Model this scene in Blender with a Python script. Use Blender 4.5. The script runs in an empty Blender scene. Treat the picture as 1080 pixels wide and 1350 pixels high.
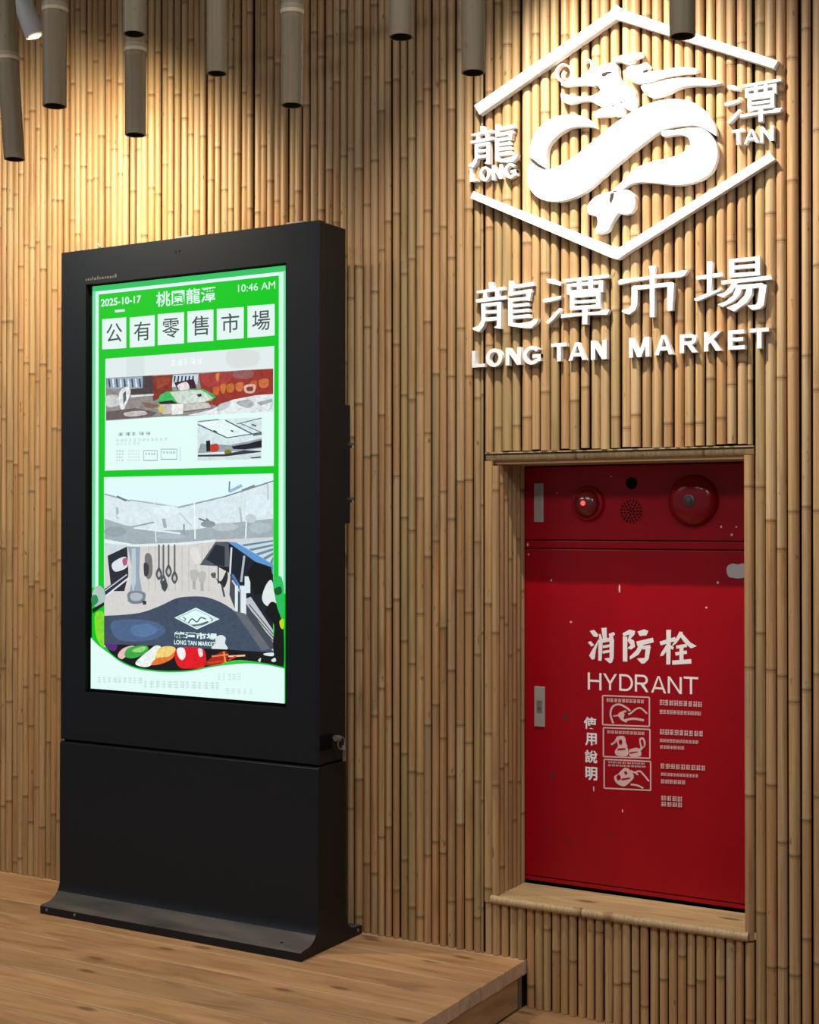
import bpy, bmesh, math, random
from mathutils import Vector, Matrix

# ------------------------------------------------------------------ camera, world, lights, exposure
scene = bpy.context.scene
C = scene.collection
F_PX, YAW, PITCH = 1888.4, 0.526995, 0.0066731      # focal length for a 1080 px wide frame
CAM = Vector((0.0, -4.04, 1.3665))                  # deck top is z = 0, front of the cane wall is y = 0
FWD = Vector((-math.sin(YAW) * math.cos(PITCH), math.cos(YAW) * math.cos(PITCH), math.sin(PITCH)))
RIGHT = Vector((math.cos(YAW), math.sin(YAW), 0))
UP = RIGHT.cross(FWD)

cam_data = bpy.data.cameras.new('camera')
cam_data.sensor_fit = 'VERTICAL'
cam_data.sensor_height = 36.0
cam_data.lens = F_PX / 1350.0 * 36.0
cam_data.clip_start = 0.05
cam = bpy.data.objects.new('camera', cam_data)
C.objects.link(cam)
rot = Matrix((RIGHT, UP, -FWD)).transposed()
cam.matrix_world = Matrix.Translation(CAM) @ rot.to_4x4()
scene.camera = cam

world = bpy.data.worlds.new('world')
scene.world = world
world.use_nodes = True
wb = world.node_tree.nodes['Background']
wb.inputs[0].default_value = (0.74, 0.87, 1.0, 1)
wb.inputs[1].default_value = 0.19

vs = scene.view_settings
vs.view_transform = 'Standard'
vs.look = 'None'
vs.gamma = 1.0
vs.use_curve_mapping = False
vs.exposure = 0.0


def lamp(name, kind, loc, aim, energy, color, **kw):
    d = bpy.data.lights.new(name, kind)
    d.energy = energy
    d.color = color
    for k, v in kw.items():
        setattr(d, k, v)
    o = bpy.data.objects.new(name, d)
    C.objects.link(o)
    o.location = loc
    o.rotation_euler = (Vector(aim) - Vector(loc)).to_track_quat('-Z', 'Y').to_euler()
    return o


LOGO_LAMP = Vector((-1.85, -0.85, 3.40))
LOGO_AIM = Vector((-1.60, 0.0, 2.42))
lamp('logo_spot', 'SPOT', LOGO_LAMP, LOGO_AIM, 205, (1.0, 0.91, 0.76), spot_size=math.radians(57), spot_blend=1.0, shadow_soft_size=0.015)
lamp('niche_flood', 'SPOT', LOGO_LAMP + Vector((0.10, 0, 0)), (-1.50, 0.1, 1.0), 125, (1.0, 0.93, 0.82), spot_size=math.radians(95), spot_blend=0.9, shadow_soft_size=0.015)
for hx in (-4.0, -1.4, 1.2):
    lamp('hall_light', 'AREA', (hx, -2.9, 3.38), (hx, -2.3, 0), 27, (1.0, 0.97, 0.95), shape='RECTANGLE', size=1.6, size_y=0.5)
lamp('hall_bulb', 'POINT', (-1.0, -1.6, 3.40), (0, 0, 0), 15, (0.96, 0.98, 1.0), shadow_soft_size=0.05)

# ------------------------------------------------------------------ helpers
RND = random.Random(11)


def ray(px, py):
    return FWD + RIGHT * ((px - 540.0) / F_PX) - UP * ((py - 675.0) / F_PX)


def at(px, py, Y=0.0):
    d = ray(px, py)
    return CAM + d * ((Y - CAM.y) / d.y)


def at_x(px, py, X):
    d = ray(px, py)
    return CAM + d * ((X - CAM.x) / d.x)


def srgb(r, g, b, a=1.0):
    def f(c):
        c /= 255.0
        return c / 12.92 if c <= 0.04045 else ((c + 0.055) / 1.055) ** 2.4
    return (f(r), f(g), f(b), a)


class MB:
    """collects shapes and links them as one mesh object"""

    def __init__(self):
        self.v, self.f, self.col, self.m = [], [], [], []

    def add(self, verts, faces, col=(0, 0, 0, 1), mi=0):
        n = len(self.v)
        self.v += [tuple(p) for p in verts]
        for fc in faces:
            self.f.append([i + n for i in fc])
            self.col.append(col)
            self.m.append(mi)

    def box(self, x0, x1, y0, y1, z0, z1, col=(0, 0, 0, 1), mi=0):
        vv = [(x, y, z) for z in (z0, z1) for y in (y0, y1) for x in (x0, x1)]
        self.add(vv, [(0, 2, 3, 1), (4, 5, 7, 6), (0, 1, 5, 4), (2, 6, 7, 3), (0, 4, 6, 2), (1, 3, 7, 5)], col, mi)

    def prism(self, pts, y_front, y_back, col=(0, 0, 0, 1), mi=0):
        """outline given as (x, z) pairs, extruded along y"""
        area = sum(pts[i][0] * pts[(i + 1) % len(pts)][1] - pts[(i + 1) % len(pts)][0] * pts[i][1] for i in range(len(pts)))
        if area < 0:
            pts = pts[::-1]
        n = len(pts)
        vv = [(p[0], y_front, p[1]) for p in pts] + [(p[0], y_back, p[1]) for p in pts]
        ff = [list(range(n)), list(range(2 * n - 1, n - 1, -1))]
        ff += [(i, i + n, (i + 1) % n + n, (i + 1) % n) for i in range(n)]
        self.add(vv, ff, col, mi)

    def flat(self, pts, y, col, mi=0):
        area = sum(pts[i][0] * pts[(i + 1) % len(pts)][1] - pts[(i + 1) % len(pts)][0] * pts[i][1] for i in range(len(pts)))
        if area < 0:
            pts = pts[::-1]
        self.add([(p[0], y, p[1]) for p in pts], [list(range(len(pts)))], col, mi)

    def lathe_y(self, cx, cz, prof, seg=24, col=(0, 0, 0, 1), mi=0):
        """profile of (radius, y) revolved about an axis along y through (cx, cz), front first"""
        rings = []
        for r, y in prof:
            rings.append([(cx + r * math.cos(2 * math.pi * k / seg), y, cz + r * math.sin(2 * math.pi * k / seg)) for k in range(seg)])
        vv = [p for r in rings for p in r]
        ff = []
        for i in range(len(rings) - 1):
            for k in range(seg):
                k2 = (k + 1) % seg
                ff.append((i * seg + k, i * seg + k2, (i + 1) * seg + k2, (i + 1) * seg + k)[::-1])
        ff.append(list(range(seg)))
        self.add(vv, ff, col, mi)

    def tube(self, pts, r, seg=8, col=(0, 0, 0, 1), mi=0, caps=True):
        pts = [Vector(p) for p in pts]
        rs = r if isinstance(r, (list, tuple)) else [r] * len(pts)
        rings = []
        for i, p in enumerate(pts):
            d = (pts[min(i + 1, len(pts) - 1)] - pts[max(i - 1, 0)]).normalized()
            a = d.orthogonal().normalized() if i == 0 else (a - d * a.dot(d)).normalized()
            b = d.cross(a)
            rings.append([p + (a * math.cos(2 * math.pi * k / seg) + b * math.sin(2 * math.pi * k / seg)) * rs[i] for k in range(seg)])
        vv = [q for g in rings for q in g]
        ff = []
        for i in range(len(rings) - 1):
            for k in range(seg):
                k2 = (k + 1) % seg
                ff.append((i * seg + k, i * seg + k2, (i + 1) * seg + k2, (i + 1) * seg + k))
        if caps:
            ff.append(list(range(seg))[::-1])
            ff.append(list(range((len(rings) - 1) * seg, len(rings) * seg)))
        self.add(vv, ff, col, mi)

    def build(self, name, mats, parent=None, smooth=False, bevel=0.0, origin=None, angle=40):
        me = bpy.data.meshes.new(name)
        o = Vector(origin) if origin is not None else Vector((0, 0, 0))
        me.from_pydata([tuple(Vector(p) - o) for p in self.v], [], self.f)
        if not isinstance(mats, (list, tuple)):
            mats = [mats]
        for m in mats:
            me.materials.append(m)
        me.polygons.foreach_set('material_index', self.m)
        at_ = me.color_attributes.new('tint', 'FLOAT_COLOR', 'CORNER')
        data = []
        for poly, c in zip(me.polygons, self.col):
            data += list(c) * poly.loop_total
        at_.data.foreach_set('color', data)
        if bevel:
            bm = bmesh.new()
            bm.from_mesh(me)
            bmesh.ops.remove_doubles(bm, verts=bm.verts, dist=1e-6)
            es = [e for e in bm.edges if len(e.link_faces) == 2 and e.calc_face_angle(0) > math.radians(35)]
            bmesh.ops.bevel(bm, geom=es, offset=bevel, segments=2, affect='EDGES', profile=0.6)
            bm.to_mesh(me)
            bm.free()
        if smooth:
            me.polygons.foreach_set('use_smooth', [True] * len(me.polygons))
            me.set_sharp_from_angle(angle=math.radians(angle))
        me.update()
        ob = bpy.data.objects.new(name, me)
        C.objects.link(ob)
        if parent:
            ob.parent = parent
            pw = world_loc(parent)
            ob.location = o - pw
        else:
            ob.location = o
        return ob


def world_loc(o):
    p = Vector(o.location)
    while o.parent:
        o = o.parent
        p += Vector(o.location)
    return p


def tag(o, label=None, cat=None, group=None, kind=None):
    for k, v in (('label', label), ('category', cat), ('group', group), ('kind', kind)):
        if v:
            o[k] = v
    return o


def empty(name, loc, label=None, cat=None, group=None, kind=None):
    o = bpy.data.objects.new(name, None)
    o.empty_display_size = 0.05
    C.objects.link(o)
    o.location = loc
    return tag(o, label, cat, group, kind)


# ------------------------------------------------------------------ materials
def mat(name, color, rough=0.5, metal=0.0, spec=0.5, coat=0.0, emit=None, estr=0.0):
    m = bpy.data.materials.new(name)
    m.use_nodes = True
    p = m.node_tree.nodes['Principled BSDF']
    p.inputs['Base Color'].default_value = color
    p.inputs['Roughness'].default_value = rough
    p.inputs['Metallic'].default_value = metal
    p.inputs['Specular IOR Level'].default_value = spec
    p.inputs['Coat Weight'].default_value = coat
    p.inputs['Coat Roughness'].default_value = 0.06
    if emit:
        p.inputs['Emission Color'].default_value = emit
        p.inputs['Emission Strength'].default_value = estr
    return m


def nodes_of(m):
    nt = m.node_tree
    return nt.nodes, nt.links, nt.nodes['Principled BSDF']


def noise(ns, ls, scale, sx, sy, sz, detail=3.0, coord='Object', w_from=None):
    tc = ns.new('ShaderNodeTexCoord')
    mp = ns.new('ShaderNodeMapping')
    mp.inputs['Scale'].default_value = (sx, sy, sz)
    ls.new(tc.outputs[coord], mp.inputs['Vector'])
    nz = ns.new('ShaderNodeTexNoise')
    nz.noise_dimensions = '4D'
    nz.inputs['Scale'].default_value = scale
    nz.inputs['Detail'].default_value = detail
    ls.new(mp.outputs[0], nz.inputs['Vector'])
    if w_from:
        ls.new(w_from, nz.inputs['W'])
    return nz


def ramp(ns, stops):
    r = ns.new('ShaderNodeValToRGB')
    el = r.color_ramp.elements
    while len(el) < len(stops):
        el.new(0.5)
    for e, (p, c) in zip(el, stops):
        e.position = p
        e.color = c
    return r


def mixc(ns, ls, a, b, fac, mode='MIX'):
    x = ns.new('ShaderNodeMix')
    x.data_type = 'RGBA'
    x.blend_type = mode
    for sock, val in ((x.inputs['Factor'], fac), (x.inputs[6], a), (x.inputs[7], b)):
        if hasattr(val, 'is_linked'):
            ls.new(val, sock)
        else:
            sock.default_value = val
    return x.outputs[2]


def maths(ns, ls, op, a, b=0.0):
    x = ns.new('ShaderNodeMath')
    x.operation = op
    for sock, val in ((x.inputs[0], a), (x.inputs[1], b)):
        if hasattr(val, 'is_linked'):
            ls.new(val, sock)
        else:
            sock.default_value = val
    return x.outputs[0]


def bamboo_material(name, stops, streak=0.35, rough=0.42):
    m = mat(name, (0.5, 0.35, 0.2, 1), rough, spec=0.35)
    ns, ls, p = nodes_of(m)
    oi = ns.new('ShaderNodeObjectInfo')
    rnd = oi.outputs['Random']
    w = maths(ns, ls, 'MULTIPLY', rnd, 57.0)
    attr = ns.new('ShaderNodeVertexColor')
    attr.layer_name = 'tint'
    sep = ns.new('ShaderNodeSeparateColor')
    ls.new(attr.outputs['Color'], sep.inputs[0])
    seg = maths(ns, ls, 'MULTIPLY', sep.outputs['Green'], 0.22)
    tone = maths(ns, ls, 'ADD', maths(ns, ls, 'MULTIPLY', rnd, 0.8), seg)
    base = ramp(ns, stops)
    ls.new(tone, base.inputs['Fac'])
    st = noise(ns, ls, 1.0, 150, 150, 3.0, 4.0, w_from=w)
    str_r = ramp(ns, [(0.30, (1 - streak, 1 - streak * 1.15, 1 - streak * 1.3, 1)), (0.62, (1.06, 1.06, 1.06, 1))])
    ls.new(st.outputs['Fac'], str_r.inputs['Fac'])
    c = mixc(ns, ls, base.outputs['Color'], str_r.outputs['Color'], 0.8, 'MULTIPLY')
    bl = noise(ns, ls, 1.0, 22, 22, 3.2, 4.0, w_from=w)
    bl_r = ramp(ns, [(0.56, (0, 0, 0, 1)), (0.76, (0.75, 0.75, 0.75, 1))])
    ls.new(bl.outputs['Fac'], bl_r.inputs['Fac'])
    c = mixc(ns, ls, c, (0.22, 0.115, 0.045, 1), bl_r.outputs['Color'])
    sp = noise(ns, ls, 1.0, 70, 70, 30, 2.0, w_from=w)
    sp_r = ramp(ns, [(0.67, (0, 0, 0, 1)), (0.74, (0.75, 0.75, 0.75, 1))])
    ls.new(sp.outputs['Fac'], sp_r.inputs['Fac'])
    c = mixc(ns, ls, c, (0.14, 0.075, 0.03, 1), sp_r.outputs['Color'])
    # brown scar at every node, pale waxy ring above it
    c = mixc(ns, ls, c, (0.17, 0.09, 0.035, 1), maths(ns, ls, 'MULTIPLY', sep.outputs['Red'], 0.9))
    c = mixc(ns, ls, c, (0.66, 0.56, 0.40, 1), maths(ns, ls, 'MULTIPLY', sep.outputs['Blue'], 0.6))
    ls.new(c, p.inputs['Base Color'])
    bp = ns.new('ShaderNodeBump')
    bp.inputs['Strength'].default_value = 0.12
    bp.inputs['Distance'].default_value = 0.002
    ls.new(st.outputs['Fac'], bp.inputs['Height'])
    ls.new(bp.outputs[0], p.inputs['Normal'])
    return m


M_CANE = bamboo_material('bamboo_cane', [
    (0.00, (0.49, 0.295, 0.125, 1)), (0.18, (0.40, 0.285, 0.135, 1)), (0.36, (0.55, 0.355, 0.165, 1)),
    (0.52, (0.45, 0.255, 0.115, 1)), (0.68, (0.53, 0.375, 0.20, 1)), (0.84, (0.53, 0.295, 0.13, 1)), (1.0, (0.40, 0.27, 0.135, 1))])
M_POLE = bamboo_material('bamboo_pole', [
    (0.0, (0.185, 0.145, 0.088, 1)), (0.5, (0.215, 0.165, 0.098, 1)), (1.0, (0.17, 0.140, 0.086, 1))], streak=0.18, rough=0.5)
M_TRIM = bamboo_material('bamboo_trim', [
    (0.0, (0.50, 0.35, 0.18, 1)), (0.5, (0.56, 0.41, 0.22, 1)), (1.0, (0.48, 0.34, 0.18, 1))], streak=0.4)
M_DARK = mat('dark_backing', (0.035, 0.022, 0.012, 1), 0.9)
M_HOLLOW = mat('pole_hollow', (0.05, 0.03, 0.018, 1), 0.9)


def plank_material(name, a, b, rough=0.55, edge=0.0):
    m = mat(name, a, rough, spec=0.3)
    ns, ls, p = nodes_of(m)
    oi = ns.new('ShaderNodeObjectInfo')
    w = maths(ns, ls, 'MULTIPLY', oi.outputs['Random'], 91.0)
    g = noise(ns, ls, 1.0, 2.2, 15, 15, 7.0, w_from=w)
    g.inputs['Distortion'].default_value = 1.3
    r = ramp(ns, [(0.28, b), (0.5, a), (0.72, (a[0] * 1.22, a[1] * 1.22, a[2] * 1.22, 1))])
    ls.new(g.outputs['Fac'], r.inputs['Fac'])
    tone = ramp(ns, [(0.0, (0.82, 0.82, 0.84, 1)), (1.0, (1.12, 1.10, 1.06, 1))])
    ls.new(oi.outputs['Random'], tone.inputs['Fac'])
    c = mixc(ns, ls, r.outputs['Color'], tone.outputs['Color'], 1.0, 'MULTIPLY')
    fine = noise(ns, ls, 1.0, 5, 90, 90, 3.0, w_from=w)
    fr = ramp(ns, [(0.3, (0.90, 0.89, 0.88, 1)), (0.65, (1.04, 1.04, 1.04, 1))])
    ls.new(fine.outputs['Fac'], fr.inputs['Fac'])
    c = mixc(ns, ls, c, fr.outputs['Color'], 1.0, 'MULTIPLY')
    # knots
    tc = ns.new('ShaderNodeTexCoord')
    mp = ns.new('ShaderNodeMapping')
    mp.inputs['Scale'].default_value = (2.6, 7.5, 7.5)
    ls.new(tc.outputs['Object'], mp.inputs['Vector'])
    sh = ns.new('ShaderNodeVectorMath')
    sh.operation = 'ADD'
    ls.new(mp.outputs[0], sh.inputs[0])
    ls.new(w, sh.inputs[1])
    vo = ns.new('ShaderNodeTexVoronoi')
    vo.voronoi_dimensions = '2D'
    vo.inputs['Scale'].default_value = 1.0
    ls.new(sh.outputs[0], vo.inputs['Vector'])
    kr = ramp(ns, [(0.05, (1, 1, 1, 1)), (0.12, (0, 0, 0, 1))])
    ls.new(vo.outputs['Distance'], kr.inputs['Fac'])
    kc = ns.new('ShaderNodeSeparateColor')
    ls.new(vo.outputs['Color'], kc.inputs[0])
    some = maths(ns, ls, 'GREATER_THAN', kc.outputs['Red'], 0.62)
    c = mixc(ns, ls, c, (0.13, 0.065, 0.03, 1), maths(ns, ls, 'MULTIPLY', maths(ns, ls, 'MULTIPLY', kr.outputs['Color'], 0.75), some))
    if edge:
        # paler, worn arrises along both long edges
        sx_ = ns.new('ShaderNodeSeparateXYZ')
        ls.new(tc.outputs['Object'], sx_.inputs[0])
        ay = maths(ns, ls, 'ABSOLUTE', sx_.outputs['Y'])
        er = ramp(ns, [(0.0, (0, 0, 0, 1)), (1.0, (1, 1, 1, 1))])
        ls.new(maths(ns, ls, 'MULTIPLY', maths(ns, ls, 'SUBTRACT', ay, edge), 160.0), er.inputs['Fac'])
        wear = maths(ns, ls, 'MULTIPLY', er.outputs['Color'], maths(ns, ls, 'MULTIPLY', g.outputs['Fac'], 1.25))
        c = mixc(ns, ls, c, (0.62, 0.42, 0.25, 1), wear)
    ls.new(c, p.inputs['Base Color'])
    bp = ns.new('ShaderNodeBump')
    bp.inputs['Strength'].default_value = 0.2
    bp.inputs['Distance'].default_value = 0.003
    ls.new(g.outputs['Fac'], bp.inputs['Height'])
    ls.new(bp.outputs[0], p.inputs['Normal'])
    return m


M_PLANK = plank_material('deck_plank', (0.44, 0.255, 0.125, 1), (0.285, 0.15, 0.068, 1), edge=0.0612)
M_PLANK_BARE = plank_material('bare_board', (0.48, 0.31, 0.17, 1), (0.30, 0.175, 0.085, 1))
M_PLANK_END = plank_material('plank_end', (0.60, 0.46, 0.34, 1), (0.46, 0.33, 0.23, 1), 0.7)
M_SILL = plank_material('split_bamboo', (0.56, 0.40, 0.21, 1), (0.42, 0.28, 0.135, 1), 0.5)
M_FLOOR = plank_material('floor_plank', (0.33, 0.19, 0.095, 1), (0.22, 0.12, 0.055, 1))

M_WHITE = mat('white_acrylic', (0.86, 0.86, 0.87, 1), 0.32)
M_BLACK = mat('black_powder_coat', (0.0088, 0.0112, 0.0158, 1), 0.46, spec=0.28)
M_BLACK_EDGE = mat('black_side', (0.012, 0.012, 0.012, 1), 0.5, spec=0.3)
M_BLACK_DEEP = mat('black_gap', (0.003, 0.003, 0.003, 1), 0.7, spec=0.1)
M_CHROME = mat('brushed_steel', (0.55, 0.54, 0.52, 1), 0.32, metal=1.0)
M_STEEL_DULL = mat('dull_steel', (0.30, 0.29, 0.28, 1), 0.5, metal=0.7)
M_LAMP_GREY = mat('lamp_grey_enamel', (0.50, 0.52, 0.52, 1), 0.45)
M_GREY_PRINT = mat('grey_print', (0.06, 0.06, 0.065, 1), 0.6)
M_SCREW = mat('dark_screw', (0.09, 0.095, 0.095, 1), 0.45, metal=0.5)
M_PLATE = mat('worn_steel', (0.44, 0.41, 0.38, 1), 0.5, metal=0.35)
M_STICKER = mat('silver_sticker', (0.55, 0.55, 0.55, 1), 0.45)
M_PRINT = mat('white_print', (0.90, 0.87, 0.88, 1), 0.5)
M_PRINT_PINK = mat('faded_print', (0.74, 0.48, 0.48, 1), 0.5)
M_CEIL = mat('ceiling_paint', (0.10, 0.09, 0.08, 1), 0.9)
M_HALL = mat('hall_floor', (0.30, 0.26, 0.22, 1), 0.6)
M_LED = mat('red_led', (0.6, 0.02, 0.01, 1), 0.3, emit=(1.0, 0.035, 0.03, 1), estr=4.5)
M_DOME = mat('red_dome', (0.16, 0.008, 0.010, 1), 0.22, coat=0.6)
M_BULB = mat('lamp_lens', (0.9, 0.9, 0.9, 1), 0.3, emit=(1.0, 0.92, 0.78, 1), estr=0.7)


def red_material():
    m = mat('red_enamel', (0.36, 0.004, 0.008, 1), 0.38, spec=0.25, coat=0.05)
    ns, ls, p = nodes_of(m)
    n1 = noise(ns, ls, 1.0, 5, 5, 5, 4.0)
    r1 = ramp(ns, [(0.3, (0.36, 0.0010, 0.008, 1)), (0.7, (0.31, 0.0010, 0.007, 1))])
    ls.new(n1.outputs['Fac'], r1.inputs['Fac'])
    # scuffs and paint chips
    n2 = noise(ns, ls, 1.0, 42, 42, 26, 3.0)
    r2 = ramp(ns, [(0.735, (0, 0, 0, 1)), (0.78, (0.55, 0.55, 0.55, 1))])
    ls.new(n2.outputs['Fac'], r2.inputs['Fac'])
    c = mixc(ns, ls, r1.outputs['Color'], (0.10, 0.012, 0.012, 1), r2.outputs['Color'])
    ls.new(c, p.inputs['Base Color'])
    return m


M_RED = red_material()


def toe_material():
    """black coat with trodden-in dust on the flat foot"""
    m = mat('dusty_black_coat', (0.014, 0.014, 0.016, 1), 0.5, spec=0.35)
    ns, ls, p = nodes_of(m)
    n1 = noise(ns, ls, 1.0, 3, 14, 14, 5.0)
    r1 = ramp(ns, [(0.30, (0.030, 0.030, 0.031, 1)), (0.75, (0.115, 0.105, 0.095, 1))])
    ls.new(n1.outputs['Fac'], r1.inputs['Fac'])
    ls.new(r1.outputs['Color'], p.inputs['Base Color'])
    p.inputs['Roughness'].default_value = 0.65
    return m


M_TOE = toe_material()


def screen_material():
    m = mat('screen_image', (0.01, 0.01, 0.01, 1), 0.25, spec=0.2)
    ns, ls, p = nodes_of(m)
    a = ns.new('ShaderNodeVertexColor')
    a.layer_name = 'tint'
    # the photographs on the screen carry fine tonal detail; flat graphics (alpha 1) do not
    n1 = noise(ns, ls, 1.0, 34, 34, 42, 3.0)
    n1.inputs['Distortion'].default_value = 2.0
    r1 = ramp(ns, [(0.32, (0.55, 0.57, 0.60, 1)), (0.5, (1.0, 1.0, 1.0, 1)), (0.68, (1.3, 1.3, 1.3, 1))])
    ls.new(n1.outputs['Fac'], r1.inputs['Fac'])
    amt = maths(ns, ls, 'SUBTRACT', 1.0, a.outputs['Alpha'])
    c = mixc(ns, ls, a.outputs['Color'], r1.outputs['Color'], amt, 'MULTIPLY')
    ls.new(c, p.inputs['Emission Color'])
    p.inputs['Emission Strength'].default_value = 1.0
    return m


M_SCREEN = screen_material()


# ------------------------------------------------------------------ bamboo canes and the back wall
def cane_mb(r, z0, z1, first, gap, taper=0.0, seg=12, end_cap=True, rnd=RND, ridge=1.022):
    """a cane standing on z, centred on x = y = 0, with nodes; tint: red = scar, green = internode tone, blue = pale ring"""
    mb = MB()
    rings = [(z0, r, 0)]
    marks = []
    z = z0 + first
    while z < z1 - 0.03:
        g = rnd.uniform(0.9, 1.12)
        rings += [(z - 0.010, r, 0), (z - 0.003, r * (1 + (ridge - 1) * 0.9 * g), 1), (z + 0.001, r * 0.975, 2), (z + 0.005, r * (1 + (ridge - 1) * g), 3), (z + 0.016, r, 4)]
        z += gap * rnd.uniform(0.72, 1.25)
    rings.append((z1, r, 0))
    tone = rnd.random()
    cs = [(math.cos(2 * math.pi * k / seg), math.sin(2 * math.pi * k / seg)) for k in range(seg)]
    for (za, ra, ka), (zb, rb, kb) in zip(rings[:-1], rings[1:]):
        ta = 1 + taper * (za - z0) / (z1 - z0)
        tb = 1 + taper * (zb - z0) / (z1 - z0)
        if kb == 4 and ka == 3:
            tone = rnd.random()
        red = 0.95 if (ka, kb) in ((1, 2),) else (0.4 if (ka, kb) in ((0, 1), (2, 3)) else 0.0)
        blue = 0.18 if (ka, kb) == (3, 4) else 0.0
        va = [(c * ra * ta, s * ra * ta, za) for c, s in cs]
        vb = [(c * rb * tb, s * rb * tb, zb) for c, s in cs]
        mb.add(va + vb, [(k, (k + 1) % seg, (k + 1) % seg + seg, k + seg) for k in range(seg)], (red, tone, blue, 1))
    if end_cap:
        for zz, flip, t in ((z0, True, 1.0), (z1, False, 1 + taper)):
            ring = [(c * r * t, s * r * t, zz) for c, s in cs]
            mb.add(ring, [list(range(seg))[::-1] if flip else list(range(seg))], (0.6, tone, 0, 1))
    return mb


def weld(me, angle=50):
    bm = bmesh.new()
    bm.from_mesh(me)
    bmesh.ops.remove_doubles(bm, verts=bm.verts, dist=1e-6)
    bm.to_mesh(me)
    bm.free()
    me.polygons.foreach_set('use_smooth', [True] * len(me.polygons))
    me.set_sharp_from_angle(angle=math.radians(angle))


FLOOR_Z = -0.147
STEP_X = -1.938
TOP_Z = 3.46
OP_X0, OP_X1 = -2.083, -1.213          # opening in the canes for the hydrant niche
OP_Z0, OP_Z1 = 0.163, 1.588
NICHE_D = 0.30

wall_mb = MB()
wx0, wx1, wy0, wy1 = -5.6, 0.5, 0.040, 0.075
nx0, nx1, nz0, nz1 = -2.055, -1.205, 0.150, 1.60
wall_mb.box(wx0, nx0, wy0, wy1, FLOOR_Z - 0.03, TOP_Z)
wall_mb.box(nx1, wx1, wy0, wy1, FLOOR_Z - 0.03, TOP_Z)
wall_mb.box(nx0, nx1, wy0, wy1, nz1, TOP_Z)
wall_mb.box(nx0, nx1, wy0, wy1, FLOOR_Z - 0.03, nz0)
wall_mb.box(nx0 - 0.035, nx0, wy1, 0.52, nz0 - 0.03, nz1 + 0.03)
wall_mb.box(nx1, nx1 + 0.035, wy1, 0.52, nz0 - 0.03, nz1 + 0.03)
wall_mb.box(nx0, nx1, wy1, 0.52, nz1, nz1 + 0.03)
wall_mb.box(nx0, nx1, wy1, 0.52, nz0 - 0.03, nz0)
wall_mb.box(nx0 - 0.035, nx1 + 0.035, 0.52, 0.55, nz0 - 0.03, nz1 + 0.03)
wall = wall_mb.build('wall_back', M_DARK)
tag(wall, kind='structure')


def place_cane(x, z0, z1, r, y=None, name='bamboo_cane', parent=None, gap=0.44, lean=True):
    rnd = RND
    mb = cane_mb(r, z0, z1, rnd.uniform(0.04, gap), gap)
    o = mb.build(name, M_CANE, parent or wall)
    weld(o.data)
    yy = (r + rnd.choice((0.0, 0.001, 0.003, 0.006))) if y is None else y
    o.location = (x, yy, 0)
    if lean:
        o.rotation_euler = (0, rnd.uniform(-0.0012, 0.0012), 0)
    return o


x = -5.3
while x < 0.1:
    pitch = RND.uniform(0.0275, 0.0325) if x < -2.2 else RND.uniform(0.0305, 0.0355)
    nxt = x + pitch
    if x < OP_X0 and nxt > OP_X0:
        nxt = OP_X0
    if OP_X0 <= x < OP_X1 and nxt > OP_X1 - 0.012:
        nxt = OP_X1
    cx, r = (x + nxt) / 2, min((nxt - x) * RND.uniform(0.395, 0.485), 0.0168)
    if OP_X0 - 1e-4 <= x < OP_X1 - 1e-4:
        place_cane(cx, OP_Z1 + RND.uniform(-0.003, 0.004), TOP_Z, r)
    else:
        # the deck stands against the canes left of the step
        place_cane(cx, (0.001 if cx < STEP_X + 0.012 else FLOOR_Z + 0.001), TOP_Z, r)
    x = nxt
NB = 30
for k in range(NB):
    pitch = (OP_X1 - OP_X0) / NB
    cx = OP_X0 + pitch * (k + 0.5)
    place_cane(cx, (0.001 if cx < STEP_X - 0.004 else FLOOR_Z + 0.001), OP_Z0 + RND.uniform(-0.003, 0.001), pitch * RND.uniform(0.41, 0.48), gap=0.6)
# the cane on each front corner of the niche, then the reveals
place_cane(OP_X0 + 0.0145, OP_Z0 + 0.002, OP_Z1 - 0.030, 0.0142)
place_cane(OP_X0 + 0.039, OP_Z0 + 0.026, OP_Z1 - 0.045, 0.0120, y=0.016)
place_cane(OP_X1 - 0.0150, OP_Z0 + 0.002, OP_Z1 - 0.030, 0.0145)
for k in range(6):
    yy = 0.047 + k * 0.030
    place_cane(-2.046 + RND.uniform(-0.001, 0.001), 0.183, 1.552, 0.0145, y=yy, gap=0.42, lean=False)
    place_cane(-1.212 + RND.uniform(-0.001, 0.001), 0.183, 1.552, 0.0145, y=yy, gap=0.42, lean=False)


def lying_pole(name, x0, x1, y, z, r, label, mitre=0.0):
    mb = cane_mb(r, x0, x1, 0.31, 0.42, rnd=RND, ridge=1.05)
    o = mb.build(name, M_TRIM, wall)
    weld(o.data)
    o.data.transform(Matrix.Rotation(math.pi / 2, 4, 'Y'))
    for v in o.data.vertices:
        pass
    o.location = (0, y, z)
    o['label'] = label
    return o


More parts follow.
